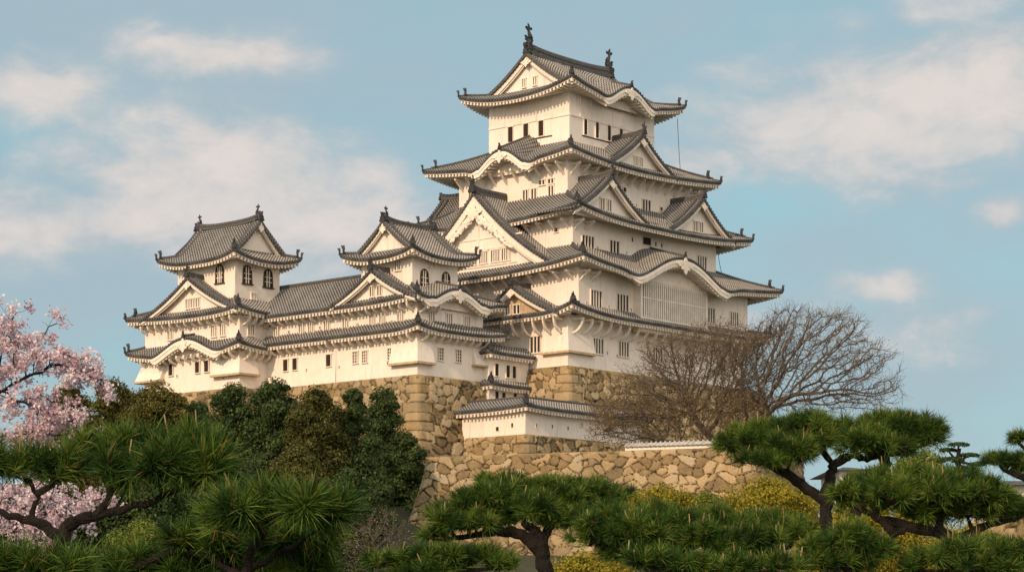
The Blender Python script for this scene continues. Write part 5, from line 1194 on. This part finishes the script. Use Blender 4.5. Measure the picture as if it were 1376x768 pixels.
# ---------- cherry blossom
def cherry(label, Y, stems, env, natt, nfl, step=.10, tipr=.006, dy=.6, fsize=.038, low=False):
    starts = [at(q[0], q[1], Y) for q in stems]; org = (starts[0][0], Y, 0.0); root = empty('cherry_tree', org, label, 'cherry tree', 'cherry trees in blossom')
    A = []; tot = sum(e[2]*e[3] for e in env)
    for (px, py, hw, hh) in env:
        n = int(natt*hw*hh/tot); d = rand_unit(n)*(rng.uniform(0, 1, n)**.4)[:, None]; A.append(at(px, py, Y)+d*np.array([hw*Y/F, dy*min(1, hw/40), hh*Y/F]))
    nodes, par = colonise(starts, np.vstack(A), step, step*9, step*1.6, 90)
    r, ch = radii(nodes, par, tipr); r = np.minimum(r, .06); m = MB(); m.tube([np.array([starts[0][0], Y, -.2]), starts[0]], [.08, .06], 8); skel_mesh(m, nodes, par, r, 6)
    sm = np.where((r < tipr*2.6) & (par >= 0))[0]; D0 = nodes[sm]-nodes[par[sm]]; D0 /= np.linalg.norm(D0, axis=1)[:, None]+1e-9
    E_ = twigs(m, nodes[sm], D0, 2, step*1.5, tipr*.5, up=-.2); m.build('trunk', M['bark'], root, org)
    C = E_[rng.random(len(E_)) < .9]; k = max(1, nfl//len(C)); c = np.repeat(C, k, 0)+rng.normal(0, .035, (len(C)*k, 3)); nn = rand_unit(len(c))+np.array([0, -.3, .2]); nn /= np.linalg.norm(nn, axis=1)[:, None]
    u = np.cross(nn, rand_unit(len(c))); u /= np.linalg.norm(u, axis=1)[:, None]; w = np.cross(nn, u); tint = np.clip(np.repeat(rng.uniform(.1, .9, len(C)), k)+rng.normal(0, .15, len(c)), 0, 1)
    m = MB(); s = (fsize*rng.uniform(.7, 1.15, len(c)))[:, None]
    for q in range(5):
        a = q*2*np.pi/5; e = u*math.cos(a)+w*math.sin(a); f_ = -u*math.sin(a)+w*math.cos(a)
        V = np.stack([c, c+e*s*.3+f_*s*.22+nn*s*.12, c+e*s*.52+nn*s*.2, c+e*s*.3-f_*s*.22+nn*s*.12], 1); m.add(V.reshape(-1, 3), np.arange(len(c)*4).reshape(-1, 4), np.repeat(tint, 4))
    m.build('blossom', M['petal'], root, org); return root
cherry('pink cherry tree in full blossom leaning in at the left edge', 26, [(-70, 660), (-60, 600), (-40, 560), (-15, 530)],
   [(10, 438, 20, 24), (12, 478, 34, 32), (48, 458, 24, 10), (78, 436, 9, 6), (28, 414, 8, 8), (70, 482, 38, 15), (112, 496, 32, 15), (134, 519, 18, 12), (8, 520, 16, 32), (32, 540, 38, 20), (68, 556, 42, 24), (100, 582, 22, 12), (30, 588, 38, 14)], 900, 10500, dy=.4)
cherry('lower cherry tree in blossom glimpsed beneath the near left pine', 30, [(-40, 800), (-30, 760), (-10, 730)],
   [(20, 700, 50, 50), (60, 720, 40, 50), (95, 690, 30, 30), (50, 670, 60, 22), (130, 670, 34, 12)], 700, 8000)

# ================================================================== far buildings, right edge
def farhouse(label, px0, px1, ptop, peave, pbot, Y, roofm):
    a = at(px0, pbot, Y); b_ = at(px1, peave, Y); w = b_[0]-a[0]; z0 = a[2]-6; ze = b_[2]; zt_ = at(px0, ptop, Y)[2]
    org = (a[0]+w/2, Y+4, 0.); root = empty('distant_building', (org[0], org[1], max(0, z0)), label, 'building'); org = (org[0], org[1], max(0, z0))
    m = MB(); m.box(a[0], a[0]+w, Y, Y+8, z0, ze); m.build('wall', M['plaster'], root, org)
    r = MB(); r.hexa([(a[0]-.7, Y-.7, ze), (a[0]+w+.7, Y-.7, ze), (a[0]+w+.7, Y+8.7, ze), (a[0]-.7, Y+8.7, ze), (a[0]+1, Y+3.6, zt_), (a[0]+w-1, Y+3.6, zt_), (a[0]+w-1, Y+4.4, zt_), (a[0]+1, Y+4.4, zt_)]); r.build('roof', roofm, root, org)
    for i in range(3):
        x = a[0]+w*(i+.5)/3; q = MB(); q.box(x-.5, x+.5, Y-.03, Y, ze-2, ze-.9); q.build('window', M['void'], root, org)
farhouse('white building with low grey roof at the right edge behind the pines', 1346, 1420, 640, 652, 690, 120, M['ridge'])
farhouse('grey roofed small building glimpsed through the gap under the right pine', 1128, 1166, 622, 632, 650, 135, M['ridge'])
Aq, Bq = at(1328, 700, 112), at(1440, 697, 106)
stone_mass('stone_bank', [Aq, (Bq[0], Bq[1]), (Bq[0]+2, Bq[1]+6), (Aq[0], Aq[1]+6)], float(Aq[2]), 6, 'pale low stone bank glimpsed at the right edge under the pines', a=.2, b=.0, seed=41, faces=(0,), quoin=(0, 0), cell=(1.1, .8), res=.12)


def cable(x0, y0, z0, x1, y1, z1):
    m = MB(); t = np.linspace(0, 1, 8)[:, None]; a = np.array([x0, y0, z0]); b = np.array([x1, y1, z1]); P = a*(1-t)+b*t; P[:, 2] -= .5*np.sin(t[:, 0]*np.pi); m.tube(P, .035, 4); m.build('lightning_cable', M['wood'], K.root, K.org)
cable(e5[1]-.8, e5[2]+.5, z5e-.2, e4[1]-4.0, e4[2]+2.5, z4e+1.2)
cable(w3[1]+.3, w3[2], z3e-.4, w3[1]+1.0, w3[2]-.6, z2e+1.5)
